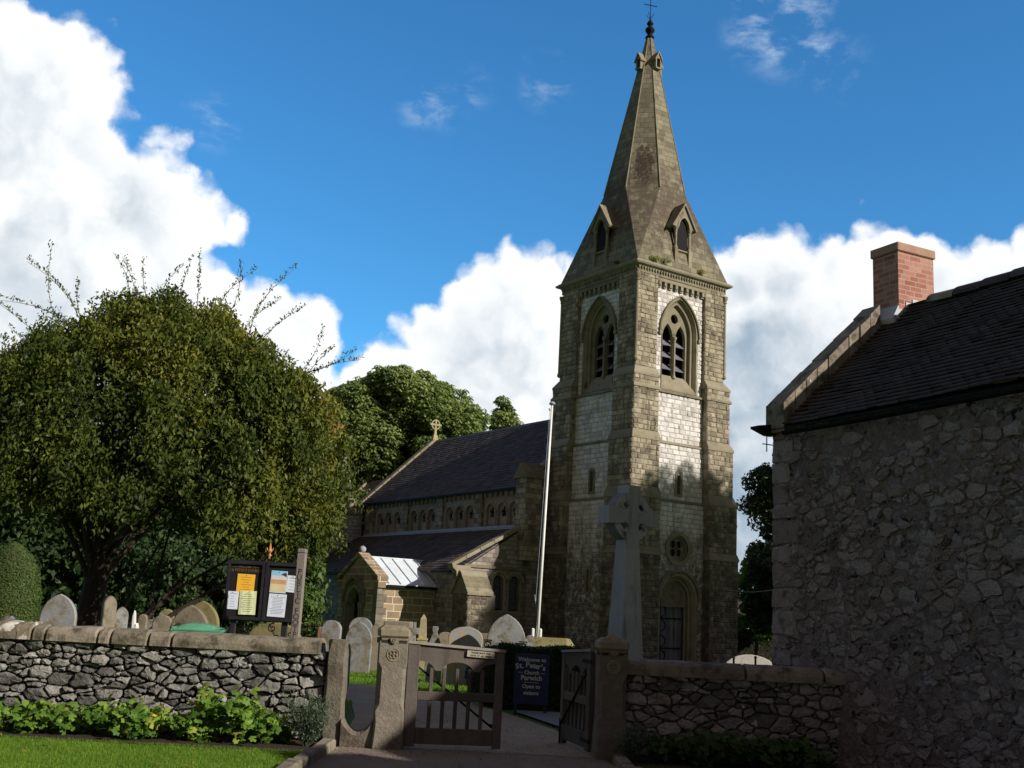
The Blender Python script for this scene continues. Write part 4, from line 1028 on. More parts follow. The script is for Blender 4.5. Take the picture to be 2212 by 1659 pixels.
def coping_stone(name,x0,x1,y0,y1,z0,z1,mat,parent,zr=0.):
    """half round coping stone, slightly irregular"""
    mb=MB();n=9;L=x1-x0;m=max(3,int(L/.14));P=[]
    us=[0,.02/L]+[i/m for i in range(1,m)]+[1-.02/L,1]
    for u in us:
        e=.90 if u in (0,1) else 1.0;row=[];jj=random.uniform(-.006,.006)
        x=x0+L*u
        for i in range(n+1):
            q=math.pi*i/n;yy=(y0+y1)/2-math.cos(q)*(y1-y0)/2*e;zz=z0+(z1-z0)*(.42+.58*math.sin(q)**.8)*e+jj+zr*(x-x0)
            row.append((x,yy+random.uniform(-.005,.005),zz+random.uniform(-.005,.005)))
        row=[(x,row[0][1],z0+zr*(x-x0))]+row+[(x,row[-1][1],z0+zr*(x-x0))]
        P.append(row)
    mb.grid(P,random.random());k=len(P[0])
    mb.add(P[0],[tuple(range(k))],.5);mb.add(P[-1],[tuple(range(k-1,-1,-1))],.5)
    return mb.build(name,mat,parent)
def zx(px,py,Y): p=at(px,py,Y);return p.x,p.z
YW=13.55
lw=empty('boundary_wall',(-4,YW,0),0,'sunlit dry limestone rubble wall with rounded gritstone coping left of the gateway','wall')
def child_off(o): o.location=(4,-YW,0);return o
mb=MB();rubble(mb,-6.6,-2.02,.05,1.05,YW,290,seed=11);child_off(mb.build('rubble_facing',M_rubble,lw))
mb=MB();mb.box((-14,YW+.06,0),(-2.03,YW+.36,1.04));child_off(mb.build('wall_core',M_rubdark,lw))
mb=MB();rubble(mb,-9.5,-6.6,.1,1.05,YW,90,seed=12);child_off(mb.build('rubble_facing',M_rubble,lw))
xs=[(-3,110),(113,214),(216,298),(301,628),(630,711),(715,949),(953,1093),(1099,2046)]
for i,(a,b) in enumerate(xs):
    x0=at(a/2.939,1094.5+ (730+a*.05)/2.939,YW-.05).x;x1=at(b/2.939,1094.5+(730+b*.05)/2.939,YW-.05).x
    top={0:1.225,1:1.22,2:1.205,3:1.205,4:1.20,5:1.205,6:1.195,7:1.195}[i]
    child_off(coping_stone('coping_stone',x0+.004,x1-.004,YW-.09,YW+.38,1.02,top,M_copw if i<2 else M_coping,lw))
x=-5.62
for k in range(9):
    l=random.uniform(.3,.9);child_off(coping_stone('coping_stone',x-l,x-.01,YW-.09,YW+.38,1.02,1.21,M_coping,lw));x-=l
def rough_post(name,x0,x1,y0,y1,h,mat,label,cat,jit=.012,parts=None):
    mb=MB();n=9;P=[];e=.03
    prof=[(x0+e,y0),(x0+(x1-x0)*.5,y0-.006),(x1-e,y0),(x1,y0+e),(x1,y1-e),(x1-e,y1),(x0+e,y1),(x0,y1-e),(x0,y0+e)]
    cx,cy=(x0+x1)/2,(y0+y1)/2
    for i in range(n+1):
        z=h*i/n;k=1.0 if i<n else .88
        if i==n:z=h
        P.append([(cx+(a-cx)*k+random.uniform(-jit,jit),cy+(b-cy)*k+random.uniform(-jit,jit),z+random.uniform(-.01,.01)) for a,b in prof])
        P[-1].append(P[-1][0])
    mb.grid(P);mb.add(P[-1][:-1],[tuple(range(len(prof)))])
    return mb.build(name,mat,label=label,cat=cat)
rough_post('wall_end_post',-1.995,-1.765,YW-.12,YW+.22,1.20,M_post,'rough red-brown stone post closing the right end of the rubble wall','post')
# worn step stone of the footpath gap
mb=MB();P=[]
for i in range(9):
    u=i/8;x=-1.77+.36*u;zt=.17+.16*(2*u-1)**2*.9;P.append([(x,YW-.14,-.02),(x,YW-.16,zt-.03),(x,YW-.12,zt),(x,YW+.06,zt+.01),(x,YW+.10,-.02)])
mb.grid(P);mb.add(P[0],[(0,1,2,3,4)]);mb.add(P[-1],[(4,3,2,1,0)])
mb.build('stile_stone',M_post,label='worn curved threshold stone in the narrow gap left of the gatepost',cat='stone')

# ------------------------------------------------------------------ gateposts
def gatepost(x,y,rz,h,label,pyramid):
    g=empty('gatepost',(x,y,0),rz,label,'gatepost','carved stone gateposts of the churchyard')
    a=.165;mb=MB();c=.035
    def sec(s,ch,z): return [(-s+ch,-s,z),(s-ch,-s,z),(s,-s+ch,z),(s,s-ch,z),(s-ch,s,z),(-s+ch,s,z),(-s,s-ch,z),(-s,-s+ch,z),(-s+ch,-s,z)]
    rows=[sec(.185,.012,-.05),sec(.18,.02,.12),sec(.172,.02,.30),sec(.165,.004,.42),sec(.165,.045,.50),sec(.165,.045,h-.50),sec(.165,.004,h-.43),sec(.165,.004,h-.185)]
    rows=[[(q[0]+random.uniform(-.003,.003),q[1]+random.uniform(-.003,.003),q[2]) for q in r[:-1]] for r in rows];rows=[r+[r[0]] for r in rows]
    mb.grid(rows);mb.add(rows[-1][:-1],[tuple(range(8))]);mb.build('shaft',M_post,g)
    cp=MB();cp.rbox((-.155,-.155,h-.19),(.155,.155,h-.14),.01,.2)
    cp.rbox((-.182,-.182,h-.145),(.182,.182,h-.035),.02,.5,jit=.003);cp.frust((.165,.165),h-.04,(.12,.12),h-.005,t=.4)
    if pyramid: cp.frust((.075,.075),h-.01,(.02,.02),h+.05,t=.6)
    for s in ((0,-1),(-1,0),(1,0),(0,1)):
        # pendant with a ringed knob under the cap
        px,py=s[0]*.172,s[1]*.172
        t=Vector((abs(s[1]),abs(s[0]),0))
        V=[]
        for q in range(9):
            ang=math.pi+math.pi*q/8;V.append((px+t.x*.05*math.cos(ang),py+t.y*.05*math.cos(ang),h-.15+.062*math.sin(ang)))
        cp.prism(V,(s[0]*.02,s[1]*.02,0),.4);cp.prism([(p[0]*1,p[1]*1,p[2]) for p in V],(-s[0]*.03,-s[1]*.03,0),.4)
    cap=cp.build('cap',M_dress,g)
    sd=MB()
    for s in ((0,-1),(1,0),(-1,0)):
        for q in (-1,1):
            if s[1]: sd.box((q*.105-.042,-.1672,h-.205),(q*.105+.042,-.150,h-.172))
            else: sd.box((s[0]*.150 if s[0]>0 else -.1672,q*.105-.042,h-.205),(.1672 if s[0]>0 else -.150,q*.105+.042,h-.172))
    F=Face(lambda a,z,o:(a,-o,z))
    kn=MB();ring(kn,F,circle_pts(0,h-.172,.012,10),circle_pts(0,h-.172,.022,10),.200,.19,closed=True);kn.build('knob_ring',M_dress,g)
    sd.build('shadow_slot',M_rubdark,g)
    ro=MB();ring(ro,F,circle_pts(0,h-.335,.066,20),circle_pts(0,h-.335,.078,20),.174,.16,closed=True)
    plate(ro,F,circle_pts(0,h-.335,.067,20),[],.1665)
    for k in range(4): 
        q=math.pi/4+k*math.pi/2;ring(ro,F,circle_pts(.030*math.cos(q),h-.335+.030*math.sin(q),.018,10),circle_pts(.030*math.cos(q),h-.335+.030*math.sin(q),.026,10),.180,.165,closed=True)
    ro.build('carved_roundel',M_dress,g)
    return g
gp_l=gatepost(-1.245,13.55,R(9),1.40,'sunlit carved stone gatepost with a flat cap, hinged to the closed leaf',False)
gp_r=gatepost(1.345,13.62,R(4),1.38,'shaded carved stone gatepost with a small pyramid cap in front of the big cross',True)

# ------------------------------------------------------------------ gates
def gate(name,x,y,rz,L,label,flip=1,drop=.06,notice=False):
    g=empty('gate_leaf',(x,y,0),rz,label,'gate','pair of wooden churchyard gates')
    H=1.20;th=.03
    st=.12
    def bx(nm,x0,x1,z0,z1,y0=-th,y1=th,mat=M_oak):
        mb=MB();mb.rbox((x0,y0,z0),(x1,y1,z1),.006);return mb.build(nm,mat,g)
    bx('hinge_stile',0,st+.02,.04,H,-.04,.04);bx('closing_stile',L-st*.82,L,.02,H-drop,-.037,.037)
    bx('bottom_rail',st+.021,L-st*.82-.001,.07,.25);bx('middle_rail',st+.021,L-st*.82-.001,.56,.66)
    n=5;xa,xb=st+.02,L-st*.82
    # carved head: two round headed arches in the top board
    F=Face(lambda a,z,o:(a,-o,z));mb=MB()
    w_=(xb-xa);A=w_/2
    def arc(c,hw): return [(c+hw*math.cos(math.pi-math.pi*i/12*1.0),.93+.10*math.sin(math.pi*i/12)) for i in range(13)]
    low=[]
    for c in (xa+w_*.14,):low+=[]
    pts=[(xa,H-.005),(xa,.93)]
    cs=[xa+w_*.09,xa+w_*.50,xa+w_*.91]
    # shaped lower edge: quarter round, dip, half round, dip, quarter round
    edge=[]
    for u in [i/48 for i in range(49)]:
        q=0
        for c in (0.0,.5,1.0):
            d=abs(u-c)/.20
            if d<1:q=math.sqrt(1-d*d)
        edge.append((xa+w_*u,.90+.105*q))
    pts=edge+[(xb,H-drop-.004),(xa,H-.008)]
    plate(mb,F,pts,[],.022);plate(mb,F,pts,[],-.022);reveal(mb,F,pts,.022,-.022);mb.build('carved_top_rail',M_oak,g)
    for k in range(n):
        xc=xa+w_*(k+1)/(n+1)
        bx('baluster',xc-.022,xc+.022,.24,.57,-.018,.018);bx('baluster',xc-.022,xc+.022,.65,.93,-.018,.018)
    mb=MB();mb.prism([(-.01,-.055,H),(-.01,.055,H),(-.01,.045,H+.03),(-.01,-.045,H+.03)],(L+.02,0,-drop));mb.build('capping_rail',M_oakw,g)
    mb=MB();mb.tube([(xa,.045,.93),(xb,.045,.27)],.014,6);mb.build('iron_brace',M_black,g)
    mb=MB();mb.tube([(L-.06,.05,.32),(L-.06,.05,-.0)],.011,6);mb.tube([(L-.15,.05,.30),(L-.05,.05,.30)],.012,6);mb.build('drop_bolt',M_black,g)
    for z in (.16,1.08):
        mb=MB();mb.box((-.03,.032,z-.02),(.30,.045,z+.02));mb.build('hinge_strap',M_black,g)
    return g,H
gl_,H_=gate('g',-1.062,13.49,R(9.0),1.15,'weathered oak gate leaf, nearly closed, carrying a small cream notice on its top rail',notice=True)
gr_,_=gate('g',1.15,13.80,R(104),1.17,'shaded oak gate leaf swung inwards, standing open beside the right gatepost')

def text(body,size,mat,parent,loc,rx=90,rz=0,bold=.0,ext=.001,align='CENTER',name='lettering',ry=0,sx=1.0):
    cu=bpy.data.curves.new('t','FONT');cu.body=body;cu.size=size;cu.extrude=ext;cu.offset=bold;cu.align_x=align;cu.align_y='CENTER';cu.resolution_u=3
    o=bpy.data.objects.new('t',cu);col.objects.link(o);bpy.context.view_layer.update()
    me=bpy.data.meshes.new_from_object(o.evaluated_get(bpy.context.evaluated_depsgraph_get()));bpy.data.objects.remove(o)
    me.materials.clear();me.materials.append(mat);q=bpy.data.objects.new(name,me);col.objects.link(q);q.parent=parent;q.location=loc;q.rotation_euler=(R(rx),R(ry),R(rz));q.scale=(sx,1,1)
    return q
# notice on the gate
mt=Matrix.Translation((-1.062,13.49,0))@Matrix.Rotation(R(9.0),4,'Z')@Matrix.Translation((.86,-.046,1.105))@Matrix.Rotation(R(2.5),4,'Y')
mb=MB();mb.rbox((-.165,-.006,-.036),(.165,.006,.038),.002);nt=mb.build('gate_notice',M_papY,label='small cream notice plate with two lines of lettering fixed to the gate top rail',cat='notice')
nt.data.materials[0]=mat_plain('cream_plate',(.42,.38,.29),.7,0,.2)
nt.matrix_world=mt
text('PLEASE SHUT THIS',.028,M_ink,nt,(0,-.008,.016),bold=.0003);text('GATE AT ALL TIMES',.028,M_ink,nt,(0,-.008,-.017),bold=.0003)
# little grey stop stone
mb=MB();P=[]
mb.lathe([(.16,.0),(.15,.02),(.10,.035),(.0,.04)],(0,0,0),14);st_=mb.build('gate_stop_stone',M_celt,label='small flat pale grey stone under the drop bolt of the closed gate',cat='stone',loc=(.13,13.62,.006));st_.scale=(1.2,.45,1)
# ------------------------------------------------------------------ kerbs
kb_l=[((-1.86,13.3),(-1.87,12.35)),((-1.87,12.33),(-1.90,11.5)),((-1.90,11.48),(-1.93,10.3)),((-1.93,10.28),(-1.98,9))]
for (a,b) in kb_l:
    mb=MB();w2_=.075;mb.rbox((-w2_,0,-.05),(w2_,(a[1]-b[1]),.11+random.uniform(-.01,.01)),.018,jit=.008)
    mb.build('kerb_stone',M_coping,kind='structure',loc=((b[0]),b[1],0))
for (a,b) in (((1.42,13.3),(1.43,12.2)),((1.43,12.18),(1.5,11.0)),((1.5,10.98),(1.65,9.8))):
    mb=MB();mb.rbox((-.07,0,-.05),(.07,a[1]-b[1],.10),.018,jit=.008);mb.build('kerb_stone',M_coping,kind='structure',loc=(b[0],b[1],0))

# ------------------------------------------------------------------ right wall
rw=empty('boundary_wall',(2.9,YW+.12,0),0,'shaded mossy rubble wall between the right gatepost and the rough stone house','wall')
def off2(o): o.location=(-2.9,-YW-.12,0);return o
mb=MB();rubble(mb,1.47,4.25,.05,.99,YW+.1,170,seed=21,gap=.007,depth=.035,whites=.06,tilt=.5);off2(mb.build('rubble_facing',M_rubble,rw))
mb=MB();mb.box((1.47,YW+.15,0),(4.4,YW+.45,.98));off2(mb.build('wall_core',M_mortar,rw))
for x0,x1 in ((1.46,2.93),(2.95,3.86),(3.88,4.25)):
    off2(coping_stone('coping_stone',x0,x1,YW+.02,YW+.50,.965,1.145,M_coping,rw))

# ------------------------------------------------------------------ house on the right
HB=Vector((3.56,14.76,0));HY=R(-27);HD=Vector((math.sin(HY),math.cos(HY),0));HG=Vector((HD.y,-HD.x,0))
hr=math.atan2(HG.y,HG.x)
house=empty('rubble_house',HB,hr,'tall rough rubble house with dark tiled roof and red brick chimney at the right edge','house')
# local axes: x along the gable (into the house), y = HD (towards the church); the front runs to negative y
HL=13.2;WH=4.0;RE,RR=4.30,6.10
mb=MB();nx=60;nz=22;P=[]
rr=np.random.default_rng(5)
for i in range(nx+1):
    y=-HL*(i/nx)**1.0
    bul=.10*math.exp(-((y+1.3)/.35)**2)
    P.append([(rr.normal(0,.012)-.02-bul*max(0,1-(z/1.3))**1.0,y+(rr.normal(0,.012) if 0<i<nx else rr.normal(0,.02)),z) for z in [RE*j/nz for j in range(nz+1)]])
mb.grid(P,.5)
mb.grid([[(x if 0<x<WH else x+rr.normal(0,.012),0+rr.normal(0,.014),z) for z in [RE*j/nz for j in range(nz+1)]] for x in [WH*i/14 for i in range(15)]],.5)
mb.add([(0,0,RE),(WH,0,RE),(WH/2,0,RR),(0,-HL,RE),(WH,-HL,RE),(WH/2,-HL,RR)],[(0,1,2),(3,4,5)],.5)
mb.add([(0,-HL,0),(WH,-HL,0),(WH,-HL,RE),(0,-HL,RE),(WH,0,0),(WH,0,RE)],[(0,1,2,3),(1,4,5,2)],.5)
mb.build('wall',M_house,house)
# stones standing a little out of the mortar
hs_=MB();tmp=MB();rubble(tmp,-6.2,-.03,.0,RE-.02,0,1500,seed=77,ax=.60,gap=.014,depth=.008,whites=.02,tilt=.12)
off=0;rs_=random.Random(5);i=0
Mh=Matrix(((0,1,0,-.036),(1,0,0,0),(0,0,1,0),(0,0,0,1)))
faces=tmp.f;k0=0
groups_=[];cur=[0]
for q in range(1,len(faces)):
    if tmp.t[q]!=tmp.t[q-1]: groups_.append((cur[0],q));cur=[q]
groups_.append((cur[0],len(faces)))
for a_,b_ in groups_:
    if rs_.random()<.38: continue
    vs=sorted({v for f in faces[a_:b_] for v in f});mp={v:i for i,v in enumerate(vs)};j=rs_.uniform(-.012,.010)
    pts=[tmp.v[v] for v in vs];hs_.add([(y-.026+j*.6,x,z) for x,y,z in pts],[tuple(mp[v] for v in f) for f in faces[a_:b_]],tmp.t[a_])
hs_.build('stone_facing',M_hstone,house)
qb=MB();zq=0
while zq<RE-.1:
    hq=rs_.uniform(.16,.34);lq=rs_.uniform(.22,.50);qb.rbox((-.036,-lq,zq+.01),(.35,.022,min(RE-.02,zq+hq)),.02,jit=.012);zq+=hq
qb.build('quoins',M_hstone,house)
# tiled roof: courses of real thickness
sl2=(RR-RE)/(WH/2);Lr=math.hypot(RR-RE,WH/2)+.12
rt=MB();nc=30
for s in (0,1):
    for k in range(nc):
        u0=k/nc;u1=(k+1)/nc+.02
        def pt(u,up):
            x=-.14+(WH/2+.14)*u;z=RE-.14*sl2+ (RR-RE+.14*sl2)*u+up
            return (x if s==0 else WH-x,z)
        y=-.36;step=.165
        if s==1:
            a=pt(u0,.055);b=pt(u1,.02);c=pt(u0,.02);rt.add([(a[0],-.3,a[1]),(a[0],-HL,a[1]),(b[0],-HL,b[1]),(b[0],-.3,b[1]),(c[0],-.3,c[1]),(c[0],-HL,c[1])],[(0,1,2,3),(0,4,5,1)]);continue
        off=(k%2)*.08
        y=-.30+off*0
        first=True
        while y>-HL:
            w_=step if not first else step-off+.01
            first=False
            e=random.gauss(0,.0035);sag=.018*math.sin(y*1.3)+.008*math.sin(y*3.1+k*.3)
            a=pt(u0,.066+e+sag);b=pt(u1,.012+sag);c=pt(u0,.010+sag)
            c=(a[0]+.006,a[1]-.020);rt.add([(a[0]-abs(e),y,a[1]),(a[0]-abs(e),y-w_+.004,a[1]),(b[0],y-w_+.004,b[1]),(b[0],y,b[1]),(c[0],y,c[1]),(c[0],y-w_+.004,c[1]),(b[0],y-w_+.004,b[1]-.015),(b[0],y,b[1]-.015)],[(0,1,2,3),(0,4,5,1),(4,7,6,5),(0,3,7,4),(1,5,6,2)],.35+.3*random.random());y-=w_
hroof=rt.build('roof',M_tile,house)
und=MB();und.prism([(-.12,-.02,RE-.14*sl2-.02),(-.12,-.02,RE-.14*sl2),(WH/2,-.02,RR+.01),(WH+.12,-.02,RE-.14*sl2),(WH+.12,-.02,RE-.14*sl2-.02),(WH/2,-.02,RR-.1)],(0,-HL+.02,0));und.build('roof_underlay',M_black,hroof)
y=-.95;k=0
while y>-HL:
    rtm=MB();P=[]
    for yy in (y,y-.44):
        P.append([(WH/2+.17*math.cos(q),yy,RR-.03+.15*math.sin(q)+.015*(yy==y)+.02*math.sin(yy*1.3)) for q in [math.pi*i/8 for i in range(9)]])
    rtm.grid(P);rtm.build('ridge_tile',M_coping if k==0 else M_tile,hroof);y-=.45;k+=1
# stone gable coping
for s in (0,1):
    n=9 if s==0 else 7
    for k in range(n):
        mb=MB();u0,u1=k/n,(k+1)/n
        f=lambda u:(-.10+(WH/2-.25)*u,RE+.02+(RR-RE)*.875*1.04*u)
        (xa,za),(xb,zb3)=f(u0+.004),f(u1-.004)
        if s: xa,xb=WH-xa,WH-xb
        j=random.uniform(-.012,.012);mb.prism([(xa,.04,za-.12-.1*u0),(xa-(.0 if s else 0),.04,za+.19+j),(xb,.04,zb3+.19+j+random.uniform(-.01,.01)),(xb,.04,zb3-.12-.1*u1)],(0,-.33+random.uniform(-.015,.015),0))
        mb.build('coping_stone',M_coping,house)
mb=MB();mb.prism([(-.12,.05,4.12),(-.12,.05,4.50),(.06,.05,4.62),(.06,.05,4.12)],(0,-.36,0));mb.build('kneeler_stone',M_coping,house)
mb=MB();mb.prism([(-.34,.10,4.17),(-.34,.10,4.20),(-.0,.10,4.26),(.0,.10,4.10),(-.12,.10,4.10)],(0,-.16,0));mb.tube([(-.12,.03,3.88),(-.12,.03,4.14)],.008,5);mb.tube([(-.19,.03,3.98),(.0,.03,3.98)],.008,5);mb.build('gutter_end',M_black,house)
mb=MB();P=[]
for yy in [-.4-.5*i for i in range(26)]: P.append([(-.20+.05*math.cos(q),yy,4.10+.05*math.sin(q)+.012*math.sin(yy*1.1)) for q in [math.pi+math.pi*i/6 for i in range(7)]])
mb.grid(P);mb.build('gutter',M_black,house)
def chimney(y0,y1,x0,x1,zt):
    c=MB();c.box((x0,y0,RE+.9),(x1,y1,zt-.13));ch=c.build('chimney',M_brick,house)
    k=MB();k.rbox((x0-.028,y0-.028,zt-.13),(x1+.028,y1+.028,zt),.012);k.build('chimney_cap',M_chcap,ch)
    return ch
ch1=chimney(-.50,-.02,1.80,2.50,7.06)
fl=MB()
for k in range(5):
    x=1.80+k*.13;z=min(RR,RE+sl2*(x))+.05;fl.box((x,-.512,z-.16),(x+.135,-.500,z+.10))
fl.prism([(1.72,-.52,5.72),(1.72,.0,5.72),(1.66,.0,5.92),(1.66,-.52,5.92)],(.11,0,.20))
fl.build('lead_flashing',M_lead2,ch1)
chimney(-12.9,-11.9,1.75,2.75,7.3)  # second stack out of view, added to throw its shadow on the road

# ------------------------------------------------------------------ celtic cross memorial
cx_=at(1352,1300,20.3).x
cc=empty('memorial_cross',(cx_,20.3,0),CH_RZ,'tall grey granite wheel-head cross standing in front of the tower','memorial cross')
F=Face(lambda a,z,o:(a,-o,z))
mb=MB()
mb.frust((.255,.255),.35,(.165,.150),2.75,t=.5);mb.frust((.165,.15),2.75,(.155,.13),3.0,t=.5)
mb.build('shaft',M_celt,cc)
mb=MB();mb.rbox((-.45,-.45,0),(.45,.45,.20),.02);mb.rbox((-.34,-.34,.20),(.34,.34,.36),.02);mb.build('plinth',M_celt,cc)
zc=3.42;sh=[]
# cross outline with circular notches at the crotches
def arm(pts): return pts
mb=MB();w_=.135;L_=.58;T_=.56
outer=[]
for q in range(4):
    an=q*math.pi/2;ca,sa_=math.cos(an),math.sin(an);LL=L_ if q%2==0 else T_
    loc=[(.20,-w_*.95),(LL,-w_*1.15),(LL,w_*1.15),(.20,w_*.95)]
    # round bite between this arm and the next
    b=[(.205+.075*math.cos(t_),.205+.075*math.sin(t_)) for t_ in [math.radians(-60-10-i*220/10*1.0) for i in range(0)]]
    for p in loc+b: outer.append((p[0]*ca-p[1]*sa_,zc+p[0]*sa_+p[1]*ca))
    for i in range(7):
        t_=math.radians(-110-i*230/6.0+0);t_=math.radians(-65-i*(320-40)/6*.82)
        px,pz=.20+.094*math.cos(t_),.20+.094*math.sin(t_);outer.append((px*ca-pz*sa_,zc+px*sa_+pz*ca))
plate(mb,F,outer,[],.15);plate(mb,F,outer,[],-.15);reveal(mb,F,outer,.15,-.15)
hd=mb.build('cross_head',M_celt,cc)
mb=MB();ring(mb,F,circle_pts(0,zc,.305,40),circle_pts(0,zc,.445,40),.115,-.115,closed=True);ring(mb,F,circle_pts(0,zc,.445,40),circle_pts(0,zc,.305,40),-.115,.115,closed=True);mb.build('wheel',M_celt,cc)

# ------------------------------------------------------------------ flagpole
fx=at(1158,1390,26).x
fp=empty('flagpole',(fx,26,0),0,'slender white flagpole held between two short white posts beside the tower','flagpole')
topx=at(1193,872,26);mb=MB();mb.tube([(0,0,0.15),(topx.x-fx,0,topx.z)],[.040,.026],10);mb.build('pole',M_white,fp,smooth=True)
mb=MB();mb.lathe([(.02,-.05),(.07,-.02),(.08,0),(.05,.04),(.0,.06)],(topx.x-fx,0,topx.z),12);mb.tube([(topx.x-fx-.07,0,topx.z-.12),(topx.x-fx-.04,0,topx.z-.18)],.02,6);mb.build('truck',M_flash,fp)
for s in (-1,1):
    mb=MB();P=[];mb.rbox((s*.085-.035,-.04,0),(s*.085+.035,.04,1.30),.02);mb.build('tabernacle_post',M_white,fp)
mb=MB();mb.tube([(-.06,-.06,1.9),(-.08,-.08,2.05)],.012,5);mb.tube([(-.055,-.055,1.85),(topx.x-fx-.05,-.03,topx.z-.1)],.005,4);mb.build('halyard_cleat',M_flash,fp)

# ------------------------------------------------------------------ welcome sign
sg=empty('welcome_sign',(.56,18.75,0),R(-2),'navy blue welcome board on short legs in front of the dark hedge','sign')
mb=MB();mb.rbox((-.275,-.015,.17),(.275,.015,.965),.006);mb.build('board',M_navy,sg)
for s in (-1,1):
    mb=MB();mb.box((s*.24-.025,0,0),(s*.24+.025,.03,.18));mb.build('leg',M_navy,sg)
    mb=MB();mb.tube([(s*.24,.03,.90),(s*.24,.35,0)],.018,5);mb.build('strut',M_navy,sg)
T_=lambda b_,z,s_,x=0,ry=0,sx=1.0,bd=.0022:text(b_,s_,M_ivory,sg,(x,-.0175,z),bold=bd,ext=.0008,ry=ry,sx=sx)
T_('Welcome to',.878,.088)
for ch_,x,z,ry in (('S',-.228,.765,-8),('t',-.178,.778,-6),('.',-.142,.775,0),('P',-.075,.795,2),('e',-.020,.785,2),('t',.022,.785,3),('e',.060,.778,6),('r',.102,.772,8),('\u2019',.135,.768,8),('s',.172,.752,14)):
    T_(ch_,z,.115,x*1.1+.01,ry,bd=.003)
T_('Church',.672,.080);T_('Parwich',.588,.108,bd=.003);T_('Open to',.455,.085);T_('visitors',.352,.085)
for x0,x1,z in ((-.215,-.145,.672),(.145,.215,.665),(-.12,.12,.518)):
    mb=MB();mb.box((x0,-.0178,z-.003),(x1,-.015,z+.003));mb.build('rule',M_ivory,sg)

# ------------------------------------------------------------------ noticeboard
nx0=at(484,1300,15.2).x;nb=empty('noticeboard',(nx0,15.2,0),R(1.5),'black double glazed church noticeboard on legs with a gilt finial','noticeboard')
NW,NZ0,NZ1=1.03,1.33,2.12
mb=MB();mb.box((0,.0,NZ0),(NW,.10,NZ1));mb.build('cabinet',M_board,nb)
mb=MB();mb.box((.05,-.004,NZ0+.05),(NW/2-.03,.0,NZ1-.05));mb.box((NW/2+.03,-.004,NZ0+.05),(NW-.05,.0,NZ1-.05));mb.build('felt_back',M_boardin,nb)
for i,(a,b) in enumerate(((0.012,NW/2-.006),(NW/2+.006,NW-.012))):
    mb=MB();F=Face(lambda a_,z,o:(a_,-o,z));ring(mb,F,[(a+.036,NZ0+.05),(b-.036,NZ0+.05),(b-.036,NZ1-.05),(a+.036,NZ1-.05)],[(a,NZ0+.012),(b,NZ0+.012),(b,NZ1-.012),(a,NZ1-.012)],.035,0,closed=True)
    mb.build('glazed_door_frame',M_board,nb)
for x in (.10,NW*.76):
    mb=MB();mb.rbox((x,.02,0),(x+.075,.09,NZ0),.008);mb.build('leg',M_board,nb)
def spiral(mb,c,r0,turns,a0,dirn=1,rad=.008):
    P=[]
    for i in range(22):
        u=i/21;q=a0+dirn*turns*2*math.pi*u;r=r0*(1-.75*u);P.append((c[0]+r*math.cos(q),c[1],c[2]+r*math.sin(q)))
    mb.tube(P,rad,5)
mb=MB();mb.tube([(NW/2-.30,.05,NZ1+.02),(NW/2-.15,.05,NZ1+.09),(NW/2-.05,.05,NZ1+.12),(NW/2,.05,NZ1+.08),(NW/2,.05,NZ1)],.008,5);mb.tube([(NW/2+.30,.05,NZ1+.02),(NW/2+.15,.05,NZ1+.07),(NW/2+.05,.05,NZ1+.10),(NW/2,.05,NZ1+.08)],.008,5)
for c,a,d in (((NW/2-.33,.05,NZ1+.05),-1.2,-1),((NW/2-.045,.05,NZ1+.045),2.5,1),((NW/2+.33,.05,NZ1+.05),4.3,1),((NW/2+.045,.05,NZ1+.045),.6,-1)): spiral(mb,c,.045,1.1,a,d)
mb.build('top_scrollwork',M_black,nb)
mb=MB()
for c,a,d in (((.03,.05,1.25),1.2,1),((.07,.05,1.13),-1.2,-1),((.28,.05,1.24),1.8,-1),((.24,.05,1.14),4.2,1),((.66,.05,1.25),1.2,1),((.73,.05,1.12),-1.2,-1),((.90,.05,1.17),3,1),((.98,.05,1.23),0.3,-1)): spiral(mb,c,.065,1.15,a,d)
mb.tube([(.03,.05,1.30),(.20,.05,1.10)],.007,5);mb.tube([(.62,.05,1.30),(.76,.05,1.05)],.007,5);mb.tube([(.86,.05,1.05),(.99,.05,1.30)],.007,5)
mb.build('bottom_scrollwork',M_black,nb)
mb=MB();c=(NW/2+.02,.05,NZ1)
mb.lathe([(.012,.04),(.020,.08),(.012,.11),(.03,.14),(.022,.17),(.008,.245)],c,8)
for s in (-1,1): mb.tube([(c[0],.05,NZ1+.11),(c[0]+s*.035,.05,NZ1+.16),(c[0]+s*.045,.05,NZ1+.19)],[.012,.010,.004],6);mb.tube([(c[0],.05,NZ1+.11),(c[0]+s*.03,.05,NZ1+.08)],[.010,.004],6)
mb.build('fleur_de_lis_finial',M_copper,nb)
text('WELCOME TO',.036,M_gold,nb,(.265,-.006,NZ1-.085),bold=.0004);text('St PETER\u2019S CHURCH',.050,M_gold,nb,(.262,-.006,NZ1-.133),bold=.0006,sx=.92)
for x0,x1 in ((.07,.14),(.39,.46)):
    mb=MB();mb.box((x0,-.0065,NZ1-.087),(x1,-.005,NZ1-.084));mb.build('rule',M_gold,nb)
nbM=Matrix.Translation((nx0,15.2,0))@Matrix.Rotation(R(1.5),4,'Z')
